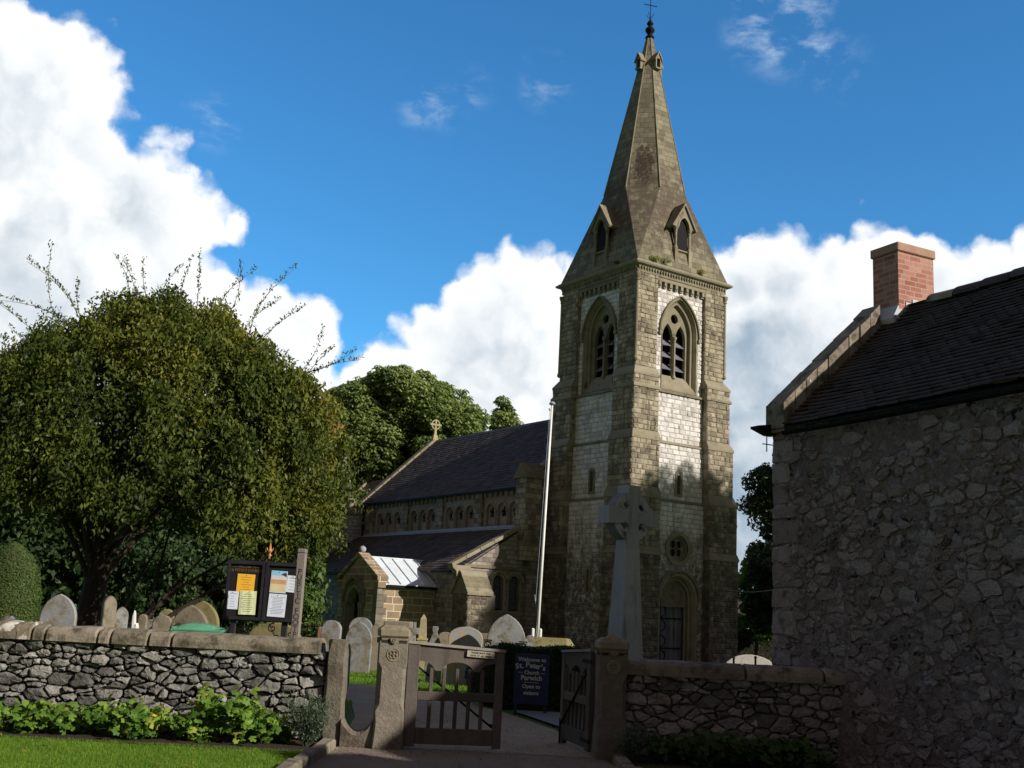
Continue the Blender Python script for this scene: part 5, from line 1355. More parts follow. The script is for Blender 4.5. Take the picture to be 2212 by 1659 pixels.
def notice(x,z,w_,h,mat,label,tilt=0,lines=(),pic=False,curl=0,dy=0.0):
    mb=MB();P=[]
    for i in range(7):
        u=i/6;P.append([(x+(u-.5)*w_,-.012-dy-curl*abs(math.sin(u*7))*.006-.004*(1-v)*curl,z+(v-.5)*h) for v in (0,.25,.5,.75,1)])
    mb.grid(P,.5);mb.grid([[(p[0],p[1]+.001,p[2]) for p in r] for r in P],.5)
    o=mb.build('pinned_notice',mat,label=label,cat='notice',group='notices pinned inside the noticeboard');o.matrix_world=nbM@Matrix.Translation((x,0,z))@Matrix.Rotation(R(tilt),4,'Y')@Matrix.Translation((-x,0,-z))
    r=random.Random(int(x*1000));yy=-.0135-dy-curl*.011
    if pic:
        for z0,z1,nm,m_ in ((.28,.5,'photo_sky',MATS['sky_print']),(.10,.28,'photo_haze',MATS['haze_print']),(-.10,.10,'photo_sand',MATS['sand_print']),(-.46,-.10,'photo_caption',MATS['cream_print'])):
            q=MB();q.box((x-w_*.47,yy,z+z0*h),(x+w_*.47,yy+.001,z+z1*h));q.build(nm,m_,o)
        q=MB();q.add([(x+w_*.1,yy-.001,z+.33*h),(x+w_*.3,yy-.001,z+.42*h),(x+w_*.46,yy-.001,z+.42*h),(x+w_*.46,yy-.001,z+.22*h),(x+w_*.3,yy-.001,z+.30*h)],[(0,1,2,3,4)]);q.build('photo_tree',M_ink,o)
    if lines:
        q=MB()
        for zl,ww,th in lines:
            xx=x-ww*w_/2
            while xx<x+ww*w_/2:
                l=r.uniform(.008,.022);q.box((xx,yy-.0005,z+zl*h),(xx+l,yy+.0008,z+zl*h+th));xx+=l+.004
        q.build('small_print',M_ink,o)
    # drawing pin
    q=MB();q.lathe([(.004,0),(.006,.004),(.0,.006)],(0,0,0),6);pp=q.build('drawing_pin',M_gold,o);pp.location=(x,yy,z+h*.44);pp.rotation_euler=(R(90),0,0)
    return o
mat_plain('sky_print',(.28,.55,.78),.6,0,.1);mat_plain('haze_print',(.62,.66,.68),.6,0,.15);mat_plain('sand_print',(.62,.32,.18),.6,0,.12);mat_plain('cream_print',(.66,.58,.34),.6,0,.08)
tx=lambda n,w0=.6:[(.36-.72*i/(n-1),w0*random.uniform(.5,1),.003) for i in range(n)]
notice(.265,1.785,.235,.31,M_papO,'orange notice with faint print in the left half of the noticeboard',1,tx(8))
notice(.105,1.59,.165,.235,M_papW,'small plain white notice at the lower left of the noticeboard',0,tx(6,.4),dy=.002)
notice(.315,1.565,.225,.31,M_papY,'crumpled pale yellow notice overlapping the orange one',-1,tx(9,.7),curl=1,dy=.006)
notice(.70,1.86,.215,.29,M_papW,'poster with a landscape picture above a cream caption',1.5,(),True)
notice(.885,1.84,.15,.22,M_papW,'narrow white notice with a black heading beside the poster',3,[(.34,.7,.006)]+tx(5,.6),dy=.001)
notice(.705,1.55,.235,.30,M_papW,'large white notice with dense grey print under the poster',1.5,tx(12,.8),dy=.001)

# ------------------------------------------------------------------ footpath post
px=at(645,1290,14.5).x
f_=empty('footpath_post',(px,14.5,0),R(-3),'tall grey oak post with PUBLIC FOOTPATH carved downwards, beside the noticeboard','signpost')
mb=MB();mb.rbox((-.052,-.05,0),(.052,.05,2.22),.006,jit=.002);mb.build('post',M_oakw,f_)
mb=MB();mb.rbox((-.056,-.054,2.221),(.056,.054,2.28),.012);mb.build('post_cap',M_oakw,f_)
z=1.985
for ch_ in 'PUBLIC FOOTPATH':
    if ch_!=' ': text(ch_,.098,M_ink,f_,(0,-.0515,z),bold=.0005,ext=.0008)
    z-=.0735 if ch_!=' ' else .048
# ------------------------------------------------------------------ green bin
bxx=at(430,1360,14.75).x
bn_=empty('wheelie_bin',(bxx,14.75,0),R(8),'green plastic bin with its lid showing above the rubble wall','bin');bn_.scale=(1,1,1.065)
mb=MB();mb.frust((.22,.25),.05,(.28,.30),1.05);mb.frust((.29,.31),1.05,(.29,.31),1.12);mb.build('body',M_bin,bn_)
mb=MB();P=[]
for i in range(11):
    u=i/10-.5;P.append([(u*.62,v*.62,1.12+.085*(1-(2*abs(u))**3)*(1-(2*abs(v))**4)+(.03 if abs(u)>.42 else 0)) for v in (-.5,-.45,-.3,0,.3,.45,.5)])
mb.grid(P);mb.frust((.31,.31),1.105,(.31,.31),1.135);mb.build('lid',M_bin,bn_,smooth=False)
mb=MB();mb.tube([(-.22,.34,1.14),(.22,.34,1.14)],.02,8);mb.build('handle',M_bin,bn_)
for s in (-1,1):
    mb=MB();mb.tube([(s*.22,.24,.10),(s*.28,.24,.10)],.10,14);mb.build('wheel',M_black,bn_)

# ------------------------------------------------------------------ gravestones
def grave(cxp,top,wp,Y,kind,mat,label,rz=0,th=.10,lean=0):
    p=at(cxp,top,Y);h=p.z;hw=wp/FP*Y/2
    g=MB();F=Face(lambda a,z,o:(a,-o,z));e=.012
    if kind=='gothic':
        H=hw*1.38;o=arch_outline(0,hw,0,h-H,H,8)
    elif kind=='round': o=arch_outline(0,hw,0,h-hw*.9,hw*.899+.001,10)
    elif kind=='low': o=arch_outline(0,hw,0,h-hw*.55,hw*.55,8) if False else [(-hw,0),(hw,0)]+[(hw*math.cos(q),h-hw*.6+hw*.6*math.sin(q)) for q in [math.pi*i/12 for i in range(13)]]
    elif kind=='shoulder':
        r=hw*.62;o=[(-hw,0),(hw,0),(hw,h-r*1.25),(hw*.86,h-r*1.12),(r,h-r*.9)]+[(r*math.cos(q),h-r+r*math.sin(q)) for q in [math.pi*i/10 for i in range(1,10)]]+[(-r,h-r*.9),(-hw*.86,h-r*1.12),(-hw,h-r*1.25)]
    elif kind=='square': o=[(-hw,0),(hw,0),(hw,h-.02),(hw-.02,h),(-hw+.02,h),(-hw,h-.02)]
    elif kind=='knob': o=[(-hw,0),(hw,0),(hw*.95,h*.62),(hw*.22,h-.13),(hw*.35,h-.06),(hw*.30,h),(-hw*.30,h),(-hw*.35,h-.06),(-hw*.22,h-.13),(-hw*.95,h*.62)]
    elif kind=='cross': o=[(-hw*.8,0),(hw*.8,0),(hw*.35,h*.66),(hw*.22,h*.80),(hw,h*.80),(hw,h*.90),(hw*.22,h*.90),(hw*.22,h),(-hw*.22,h),(-hw*.22,h*.90),(-hw,h*.90),(-hw,h*.80),(-hw*.22,h*.80),(-hw*.35,h*.66)]
    elif kind=='obelisk': o=None
    elif kind=='scroll': o=[(-hw,0),(hw,0),(hw*.9,h*.70),(hw,h*.82),(hw*.6,h*.86),(hw*.2,h*.78),(-hw*.3,h*.92),(-hw*.6,h),(-hw,h*.94),(-hw*.8,h*.7)]
    if o is None:
        g.frust((hw*1.1,hw*1.1),0,(hw,hw),h*.55);g.frust((hw*1.15,hw*1.15),h*.55,(hw*1.15,hw*1.15),h*.58);g.frust((hw*.85,hw*.85),h*.58,(hw*.6,hw*.6),h*.92);g.frust((hw*.6,hw*.6),h*.92,(.01,.01),h)
    else:
        cx0=0;cz0=h*.5
        ins=[(a*(1-e/hw),z-e if z>h*.3 else z) for a,z in o]
        plate(g,F,ins,[],th/2);plate(g,F,ins,[],-th/2);reveal(g,F,o,th/2-e,-th/2+e)
        n=len(o);g.add([F(a,z,th/2-e) for a,z in o]+[F(a,z,th/2) for a,z in ins],[(i,(i+1)%n,n+(i+1)%n,n+i) for i in range(n)])
    ob=g.build('gravestone',mat,label=label,cat='gravestone',group='gravestones in the churchyard',loc=(p.x,Y,0),rz=R(rz));ob.rotation_euler[1]=R(lean);ob.rotation_euler[0]=R(random.uniform(-2,1))
    return ob
G=grave
G(132,1283,74,16.9,'gothic',M_slate_g,'large grey pointed gravestone with a brown centre near the clipped yew',6)
G(115,1281,20,19.5,'cross',M_white_g,'little white marble cross half hidden behind the pointed grey gravestone')
G(240,1287,28,17.6,'gothic',M_brown_g,'narrow brown sandstone gravestone right behind the weeping tree trunk',40)
G(265,1311,27,17.9,'gothic',M_slate_g,'small grey pointed gravestone between the trunk and the scrolled stone',15)
G(294,1319,14,18,'scroll',M_white_g,'pale broken scroll-topped gravestone among dark shrubs')
G(309,1327,19,18.2,'round',M_brown_g,'small brown rounded gravestone touching the scroll-topped one')
G(353,1329,40,17.0,'round',M_brown_g,'low rounded brown gravestone left of the green bin',3)
G(362,1316,32,27,'round',M_moss_g,'dark mossy gravestone deep in shade behind the low brown one')
G(438,1298,76,17.1,'gothic',M_moss_g,'tall pointed olive gravestone standing behind the rounded one over the bin',-4)
G(415,1307,84,16.3,'gothic',M_brown_g,'wide rounded brown gravestone directly behind the green bin',-4)
G(597,1345,112,16.9,'low',M_moss_g,'wide low mossy gravestone seen under the noticeboard',2)
G(714,1340,42,17.6,'round',M_slate_g,'grey round-topped gravestone above the wall end, right of the footpath post',-3,lean=1)
G(692,1354,9,18.2,'square',M_copper if False else M_red_g,'thin orange-red headstone edge peeping left of the round grey one')
G(781,1334,50,29.5,'round',M_slate_g,'tall round-topped gravestone rising behind the pale pointed one',0)
G(777,1343,56,27.6,'gothic',M_slate_g,'tall pale pointed gravestone standing on the sunlit grass left of the gatepost',-6,lean=1)
G(815,1348,20,29,'round',M_brown_g,'narrow rounded gravestone tight against the gatepost')
G(897,1344,22,26.5,'cross',M_slate_g,'grey cross-shaped gravestone just right of the gatepost')
G(916,1327,19,30,'obelisk',M_yellow_g,'yellow lichened obelisk with a carved base')
G(941,1353,36,25.2,'knob',M_slate_g,'tapering grey gravestone topped by a small knob')
G(963,1365,30,31,'low',M_brown_g,'low mottled gravestone behind the knobbed one')
G(1007,1354,72,25,'low',M_orange_g,'round grey gravestone blotched with orange lichen behind the gate')
G(1046,1368,18,27,'square',M_brown_g,'small mottled square stone between the two big rounded gravestones')
G(1096,1327,82,24.4,'gothic',M_slate_g,'largest pointed gravestone with a brown streaked centre beside the flagpole',-2)
G(1146,1372,22,25.3,'round',M_slate_g,'small grey shouldered gravestone tucked behind the biggest pointed one')
G(1620,1414,112,32,'low',M_pale_g,'broad pale gravestone in sunlight beyond the wall between tower and house')
# extra stones glimpsed in the shade to the left
G(20,1330,34,19.5,'round',M_slate_g,'small grey gravestone at the foot of the clipped yew')
G(330,1338,22,25,'square',M_slate_g,'low square grey gravestone in deep shade under the weeping tree')
# chest tomb
p=at(1190,1377,24.5)
tb=empty('chest_tomb',(p.x,24.5,0),R(-6),'mossy chest tomb with a ridged lid right of the flagpole','tomb')
mb=MB();mb.rbox((-.30,-.25,0),(.38,.55,p.z-.22),.01);mb.build('chest',M_moss_g,tb)
mb=MB();h=p.z;mb.add([(-.36,-.33,h-.34),(.36,-.33,h-.34),(.62,.6,h-.34),(-.3,.6,h-.34),(-.36,-.05,h),(.34,-.05,h),(.40,.3,h-.02),(-.3,.3,h-.02)],[(0,1,5,4),(1,2,6,5),(2,3,7,6),(3,0,4,7),(4,5,6,7)]);mb.build('ridged_lid',M_moss_g,tb)
# flat slab behind the gatepost
p=at(862,1342,31);mb=MB();mb.rbox((-.35,-.5,0),(.35,.6,p.z),.02);mb.build('table_tomb',M_brown_g,label='flat topped stone tomb just visible above the left gatepost cap',cat='tomb',loc=(p.x,31,0))
# iron scrolls behind the gate
for i,(qx,qy,Y) in enumerate(((1057,1383,22),(1133,1387,21.5))):
    p=at(qx,qy,Y);s=MB();s.tube([(0,0,0),(0,0,p.z-.08)],.014,6);spiral(s,(-.04,0,p.z-.09),.075,1.1,0,1,.012);s.tube([(-.11,0,p.z),(.05,0,p.z)],.013,6)
    s.tube([(-.10,0,p.z-.03),(.04,0,p.z-.03)],.010,6)
    s.build('iron_stake',M_black,label=('scrolled black iron stake in front of the orange lichened gravestone','scrolled black iron stake in front of the largest pointed gravestone')[i],cat='iron stake',group='scrolled iron stakes',loc=(p.x,Y,0))
# railings left of the porch
rl=MB();a=at(655,1352,31);b=at(705,1352,31)
rl.tube([(a.x,31,a.z),(b.x,31,a.z)],.02,6)
rl.tube([(a.x,31,a.z-.5),(b.x,31,a.z-.5)],.02,6)
for k in range(6):
    x=a.x+(b.x-a.x)*k/5;rl.tube([(x,31,0),(x,31,a.z+.08)],.018,5)
rl.build('iron_railing',M_black,label='low black iron railing beside the porch',cat='railing')
for k,xp in enumerate((1585,1632)):
    p=at(xp,1422,30);q=MB();q.tube([(0,0,0),(0,0,p.z+.03)],.03,6);q.lathe([(.05,0),(.03,.05),(0,.07)],(0,0,p.z),6);q.build('iron_stake',M_black,label=('black iron stake before the broad pale gravestone, nearer the tower','black iron stake before the broad pale gravestone, nearer the house')[k],cat='iron stake',group='iron stakes right of the tower',loc=(p.x,30,0))
# white cottage far right
p=at(1632,1388,75);c_=empty('distant_cottage',(p.x+.3,78,0),R(20),'tiny white rendered cottage glimpsed through the trees right of the tower','house')
mb=MB();mb.box((-1,-1,0),(3.2,3,1.9));mb.build('wall',M_white_g,c_);mb=MB();mb.prism([(-1.2,-1.2,1.85),(-1.2,1,3.4),(-1.2,3.2,1.85)],(4.6,0,0));mb.build('roof',M_tile,c_)
mb=MB();mb.box((.2,-1.02,.8),(.8,-1.0,1.5));mb.build('window',M_glass,c_)
# ================================================================== FOLIAGE
def leafset(centers,outward,r,size,aspect=.45,droop=.3,align=.5,fold=0):
    """diamond leaves; centers Nx3, outward Nx3"""
    n=len(centers);d=outward*align+r.normal(0,.6,(n,3));d/=np.linalg.norm(d,axis=1)[:,None]+1e-9
    t=r.normal(0,1,(n,3));t[:,2]-=droop*3;t-=d*(t*d).sum(1)[:,None];t/=np.linalg.norm(t,axis=1)[:,None]+1e-9
    b=np.cross(d,t);s=size*r.uniform(.6,1.35,n)[:,None]
    v=np.stack([centers-t*s*.5,centers+b*s*aspect*.5-t*s*.05,centers+t*s*.5,centers-b*s*aspect*.5-t*s*.05],1)
    return v.reshape(-1,3)
def unit(r,n):
    v=r.normal(0,1,(n,3));return v/np.linalg.norm(v,axis=1)[:,None]
def limbs(mb,base,h,r0,targets,seed=1,bend=.15,n=7):
    rr=random.Random(seed);top=Vector((base[0]+rr.uniform(-.05,.05)*h,base[1],base[2]+h));P=[];Rd=[]
    for i in range(8):
        u=i/7;P.append(Vector(base).lerp(top,u)+Vector((math.sin(u*5+seed)*r0*.5,math.cos(u*4)*r0*.4,0)));Rd.append(r0*(1.25 if i==0 else 1)*(1-.65*u))
    mb.tube(P,Rd,10)
    for t in targets:
        u=rr.uniform(.35,.95);s=P[int(u*7)];t=Vector(t);m=(s+t)/2+Vector((0,0,(t-s).length*bend));Q=[s,(s+m)/2+Vector((0,0,.03)),m,(m+t)/2+Vector((0,0,(t-s).length*bend*.4)),t]
        rb=r0*rr.uniform(.25,.45);mb.tube(Q,[rb,rb*.8,rb*.6,rb*.4,rb*.15],5,caps=False)
def tree(name,label,cat,x,y,cr,cz,nclump,per,size,lmat,seed,th=None,trunk=.25,clump=.26,aspect=.5,droop=.3,group=None,inner=.25,squash=1,fans=0,barkm=None):
    """crown of many leaf clumps spread through an uneven ellipsoid (cr = radii, cz = centre height)"""
    r=np.random.default_rng(seed);e=empty(name,(x,y,0),0,label,cat,group)
    d=unit(r,nclump);d[:,2]=np.where(d[:,2]<-.55,-d[:,2],d[:,2])
    rad=np.where(r.random(nclump)<inner,r.uniform(.3,.75,nclump),r.uniform(.78,1.06,nclump))
    C=d*rad[:,None]*np.array(cr)+np.array([0,0,cz])
    crad=np.mean(cr)*clump*r.uniform(.6,1.35,nclump);L=[];T=[]
    for c,q,dd in zip(C,crad,d):
        n=int(per*r.uniform(.6,1.3));u=unit(r,n);rr_=r.uniform(.45,1.0,n)**.6
        p=c+u*rr_[:,None]*q*np.array([1.1,1.1,.75*squash])
        tone=r.uniform(0,.5)
        if fans:
            # palmate fans of drooping leaflets
            k=fans;p=np.repeat(p,k,0);an=np.tile(np.arange(k)*2*np.pi/k,n)+np.repeat(r.uniform(0,6.28,n),k)
            t=np.stack([np.cos(an),np.sin(an),np.full(n*k,-.75)],1)+r.normal(0,.15,(n*k,3));t/=np.linalg.norm(t,axis=1)[:,None]
            b=np.cross(t,np.array([0,0,1.]));b/=np.linalg.norm(b,axis=1)[:,None];s=size*r.uniform(.7,1.2,n*k)[:,None]
            v=np.stack([p,p+t*s*.6+b*s*.2,p+t*s,p+t*s*.6-b*s*.2],1).reshape(-1,3);L.append(v);T.append(np.repeat(tone+r.uniform(0,.5,n),k))
        else:
            L.append(leafset(p,u+dd*.5,r,size,aspect,droop));T.append(tone+r.uniform(0,.5,n))
    cm=fastmesh('crown',np.concatenate(L),4,np.concatenate(T),lmat,e)
    mb=MB();tg=[tuple(C[i]*.92+np.array([0,0,cz*.05])) for i in r.choice(nclump,min(14,nclump),replace=False)]
    limbs(mb,(0,0,-.1),th or cz,trunk,tg,seed);mb.build('trunk',barkm or M_bark,e)
    return e
# --- the weeping tree on the left
def weeping():
    r=np.random.default_rng(42);X,Y=-6.85,19.0
    e=empty('weeping_tree',(X,Y,0),0,'broad domed weeping tree with trailing shoots on the left, behind the rubble wall','tree')
    cx,cy=at(345,900,Y).x-X,0.
    cen=np.array([cx-.32,cy,3.56]);rad=np.array([3.3,2.3,3.0])
    L=[];T=[]
    def surf(a,el,k):
        c=np.cos(el)**1.35;return cen+rad*k*np.array([np.cos(a)*c+.10*np.sin(el),np.sin(a)*c,np.sin(el)])*(1+.05*math.sin(3*a+1.7*el*3))
    def sun_tone(p,a): return .06+.32*max(0,np.cos(a))+.30*max(0,(p[2]-cen[2])/rad[2])+.12*math.sin(p[0]*2.7+p[2]*3.3)  # sunlight put into the leaf tone: brighter towards the right and the top
    def void(p): return math.sin(p[0]*1.9+1.3)*math.sin(p[2]*2.3+.4)+math.sin(p[0]*3.1-p[2]*2.2+p[1])*.6
    # leaf clumps
    for i in range(560):
        a=r.uniform(0,2*np.pi)
        if r.random()<.66: p=surf(a,np.arcsin(r.uniform(.0,1.0)),r.uniform(.80,1.04))
        else: p=surf(a,0,r.uniform(.72,1.0));p[2]-=r.random()*(.55+.55*max(0,np.cos(a)))
        if p[1]>1.2 and r.random()<.6: continue
        if void(p)<-.18 and p[2]<cen[2]+1.2 and abs(np.cos(a))<.85 and r.random()<.95: continue
        q=r.uniform(.16,.44);m=int(1500*q*r.uniform(.7,1.3));uu=unit(r,m);pp=p+uu*(r.random(m)**.45)[:,None]*np.array([q,q,q*1.2])
        out=(pp-cen)/rad;L.append(leafset(pp,out,r,.092*r.uniform(.75,1.2),.42,.6,.4));T.append(np.clip(sun_tone(p,a)+r.uniform(-.2,.3)+r.uniform(-.16,.22,m),0,1))
    # arching sprays that rise a little and then hang
    for i in range(760):
        a=r.uniform(0,2*np.pi) if r.random()<.35 else r.uniform(-np.pi,0.2)
        el=np.arcsin(r.uniform(-.12,.98));p=surf(a,max(el,0),r.uniform(.86,1.03));p[2]+=min(0,el)*4
        if void(p)<-.25 and p[2]<cen[2]+.8 and abs(np.cos(a))<.85 and r.random()<.85: continue
        d=np.array([np.cos(a),np.sin(a),0])*np.cos(el)+r.normal(0,.25,3)*np.array([1,1,0]);ln=r.uniform(.35,.85);m=int(ln*120);u=r.random(m)
        low=max(0.,(p[2]-ln)-(2.1-.35*max(0,np.cos(a))));lz=min(ln,max(.25,p[2]-(2.2-.45*max(0,np.cos(a))*r.random()-.3*r.random())))
        pp=p+d*(u*.62*ln)[:,None]+np.outer(.25*ln*np.sin(u*2.2)*np.sin(max(el,.1))-lz*u**1.7,[0,0,1])+r.normal(0,.075,(m,3))
        L.append(leafset(pp,np.tile(d+[0,0,.2],(m,1)),r,.088,.42,.5,.5));T.append(np.clip(sun_tone(p,a)+r.uniform(-.15,.35)+r.uniform(-.12,.18,m),0,1))
    # sparse interior, its shade put into darker leaf tones
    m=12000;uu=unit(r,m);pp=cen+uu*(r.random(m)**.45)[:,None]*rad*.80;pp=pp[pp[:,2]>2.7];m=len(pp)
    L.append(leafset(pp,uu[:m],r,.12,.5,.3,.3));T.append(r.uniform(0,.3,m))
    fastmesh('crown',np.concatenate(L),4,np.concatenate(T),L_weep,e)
    mb=MB();P=[(0,0,-.1),(-.02,0,.3),(0,0,.9),(.04,.02,1.5),(.1,.03,2.2),(.3,.05,3.0),(.7,0,4.0)];mb.tube(P,[.30,.24,.21,.20,.19,.15,.08],12)
    for i in range(34):
        a=i*2.4;k=r.uniform(.55,.95);t=cen+rad*k*np.array([np.cos(a)*.95,np.sin(a)*.95,r.uniform(-.2,.75)]);s=np.array([.05,0,r.uniform(1.5,2.9)])
        m1=s*.5+t*.5+np.array([0,0,.35+.3*r.random()]);q=[tuple(s),tuple(s*.75+m1*.25+np.array([0,0,.1])),tuple(m1),tuple(m1*.4+t*.6+np.array([0,0,.12])),tuple(t)]
        mb.tube(q,[.06,.05,.04,.026,.01],6,caps=False)
    for (xa,za,xb,zb_) in ((.35,.4,1.1,2.6),(.6,.3,1.9,2.4),(.5,.6,2.6,2.5),(.9,.2,1.2,2.8),(1.3,.9,3.2,2.4)):
        mb.tube([(.0,.1,.15),(xa,.1,za+.35),((xa+xb)/2,.0,(za+zb_)/2+.25),(xb,.1,zb_)],[.05,.04,.03,.015],6,caps=False)
    mb.build('trunk',M_bark,e)
    # long whippy shoots
    spec=[]
    for (x0,y0,x1,y1) in ((150,690,112,525),(175,690,60,555),(245,612,245,540),(165,650,0,640),(120,720,0,650),(90,770,0,718),(70,790,5,742),(330,600,310,552),(300,612,265,548),(400,625,420,545),(430,625,432,540),(470,640,520,560),(505,660,555,575),(560,700,640,570),(560,690,660,655),(610,720,770,750),(620,760,700,700),(640,780,780,770),(350,610,395,570),(530,660,610,640),(100,745,20,700),(200,650,170,600),(660,800,720,745)):
        a=at(x0+(345-x0)*.12,y0+85,Y-r.uniform(-.5,1.0));b=at(x1,y1,Y+r.uniform(-.6,.4));spec.append((a,b))
    for a,b in spec:
        a=np.array(a)-np.array([X,Y,0]);b=np.array(b)-np.array([X,Y,0]);w_=b-a;ln=np.linalg.norm(w_);perp=np.array([-w_[2],0,w_[0]])/ln*r.uniform(-.22,.22)*ln
        P=[tuple(a+w_*u+perp*math.sin(u*math.pi)+np.array([0,0,-.03*ln*u*u])) for u in [i/8 for i in range(9)]]
        sh=MB();sh.tube(P,[.009-.006*i/8 for i in range(9)],5,caps=False)
        m=int(ln*60);u=r.random(m)**.8;pp=a+w_*u[:,None]+perp*np.sin(u*np.pi)[:,None]+r.normal(0,.022,(m,3));so_=sh.build('trailing_shoot',M_twig,e);fastmesh('shoot_leaves',leafset(pp,unit(r,m),r,.062,.42,.6,.2),4,r.uniform(.2,.75,m),L_weep,so_)
weeping()
# --- chestnuts behind the nave
tree('horse_chestnut','tall horse chestnut behind the nave, the larger left-hand crown','tree',-7.6,72,(4.3,4.5,5.4),11.5,150,210,.36,L_chest,101,trunk=.4,clump=.24,fans=5,group='horse chestnuts behind the nave')
tree('horse_chestnut','horse chestnut behind the nave roof ridge, the right-hand rounded crown','tree',-4.7,71,(3.2,4,5.1),10.5,120,210,.36,L_chest,102,trunk=.35,clump=.25,fans=5,group='horse chestnuts behind the nave')
tree('horse_chestnut','horse chestnut close behind the weeping tree, lower left of its group','tree',-11.5,70,(4.2,4,5.2),8.2,110,170,.36,L_chest,103,trunk=.35,clump=.25,fans=5,group='horse chestnuts behind the nave')
tree('young_chestnut','thin young chestnut top standing alone above the nave ridge','tree',-.45,74,(.8,.9,2.9),13.2,26,60,.34,L_chest,104,trunk=.12,clump=.42,fans=5,inner=.5)
# --- dark trees right of the tower
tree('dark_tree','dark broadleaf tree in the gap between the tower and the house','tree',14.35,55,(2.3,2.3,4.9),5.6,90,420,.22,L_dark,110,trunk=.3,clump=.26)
tree('dark_tree','lower rounded dark tree right beside the foot of the tower','tree',12.3,50,(1.15,1.4,2.3),2.9,50,360,.20,L_dark,111,trunk=.2,clump=.3)
tree('light_bush','light green bush at the foot of the tower\u2019s right side','bush',12.6,56,(1.0,1.0,2.4),2.5,40,300,.22,L_light,112,trunk=.1,clump=.34)
def conifer(x,y,h,w_,seed,label):
    r=np.random.default_rng(seed);e=empty('conifer',(x,y,0),0,label,'tree');L=[];T=[];mb=MB();mb.tube([(0,0,-.1),(0,0,h)],[.2,.03],8)
    for i in range(70):
        z=h*(.15+.83*i/70);a=i*2.4;ln=w_*(1-z/h)*r.uniform(.75,1.2)+.25;t=np.array([np.cos(a)*ln,np.sin(a)*ln,-.10*ln]);m=int(150*ln)
        u=r.random(m);p=np.array([0,0,z])+t*u[:,None]+np.stack([r.normal(0,.10,m),r.normal(0,.10,m),-np.abs(r.normal(0,.10,m))],1);L.append(leafset(p,unit(r,m),r,.15,.25,.6,.2));T.append(r.uniform(0,.6,m))
        mb.tube([(0,0,z),tuple(np.array([0,0,z])+t)],[.03,.01],4,caps=False)
    fastmesh('crown',np.concatenate(L),4,np.concatenate(T),L_dark,e);mb.build('trunk',M_bark,e)
conifer(12.95,51,7.4,2.3,113,'dark conifer with drooping branches beside the house corner')
# --- shrubs and trees in the shade behind the weeping tree
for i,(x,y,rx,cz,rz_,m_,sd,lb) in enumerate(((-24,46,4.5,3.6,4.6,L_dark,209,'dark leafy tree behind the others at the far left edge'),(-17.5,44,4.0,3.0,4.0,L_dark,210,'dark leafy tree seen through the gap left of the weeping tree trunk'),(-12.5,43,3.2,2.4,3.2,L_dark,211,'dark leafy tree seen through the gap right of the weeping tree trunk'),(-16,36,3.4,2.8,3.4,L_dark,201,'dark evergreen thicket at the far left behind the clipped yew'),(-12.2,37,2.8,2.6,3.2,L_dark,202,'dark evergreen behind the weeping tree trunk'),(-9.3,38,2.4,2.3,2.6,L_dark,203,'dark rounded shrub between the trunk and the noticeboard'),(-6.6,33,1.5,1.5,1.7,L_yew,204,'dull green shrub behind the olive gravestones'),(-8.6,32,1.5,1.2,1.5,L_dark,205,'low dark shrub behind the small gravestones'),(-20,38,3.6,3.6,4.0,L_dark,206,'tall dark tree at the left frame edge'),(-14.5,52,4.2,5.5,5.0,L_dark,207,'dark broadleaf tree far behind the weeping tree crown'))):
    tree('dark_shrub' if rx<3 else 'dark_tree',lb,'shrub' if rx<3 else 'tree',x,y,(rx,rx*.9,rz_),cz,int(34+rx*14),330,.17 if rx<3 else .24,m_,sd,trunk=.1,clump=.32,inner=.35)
# --- clipped yew column
def clipped(name,label,cat,prof,x,y,n,mat,seed,size=.05):
    r=np.random.default_rng(seed);e=empty(name,(x,y,0),0,label,cat);zs=np.array([q[1] for q in prof]);rs_=np.array([q[0] for q in prof])
    z=r.uniform(zs.min(),zs.max(),n);a=r.uniform(0,6.283,n);rr=np.interp(z,zs,rs_)*(1+r.normal(0,.025,n))-np.abs(r.normal(0,.05,n))
    p=np.stack([rr*np.cos(a),rr*np.sin(a),z],1);o=np.stack([np.cos(a),np.sin(a),np.full(n,.35)],1)
    fastmesh('foliage',leafset(p,o,r,size,.4,-.1,1.2),4,np.clip(r.normal(.5,.25,n),0,1),mat,e)
    mb=MB();mb.lathe([(q[0]*.93,q[1]) for q in prof],(0,0,0),20);mb.build('branches',M_bark,e);return e
p=at(30,1185,25.5)
clipped('clipped_yew','smooth clipped yew column at the far left edge','topiary',[(.25,0.05),(.60,.35),(.72,1.0),(.70,1.5),(.60,2.0),(.42,2.35),(.18,2.55),(.03,2.62)],p.x,25.5,60000,L_yew,301)
clipped('clipped_yew_ball','round clipped yew ball on the grass behind the gate, left end of the hedge','topiary',[(.12,.0),(.38,.2),(.50,.5),(.42,.8),(.22,.98),(.03,1.02)],-.08,20.3,16000,L_dark,302)
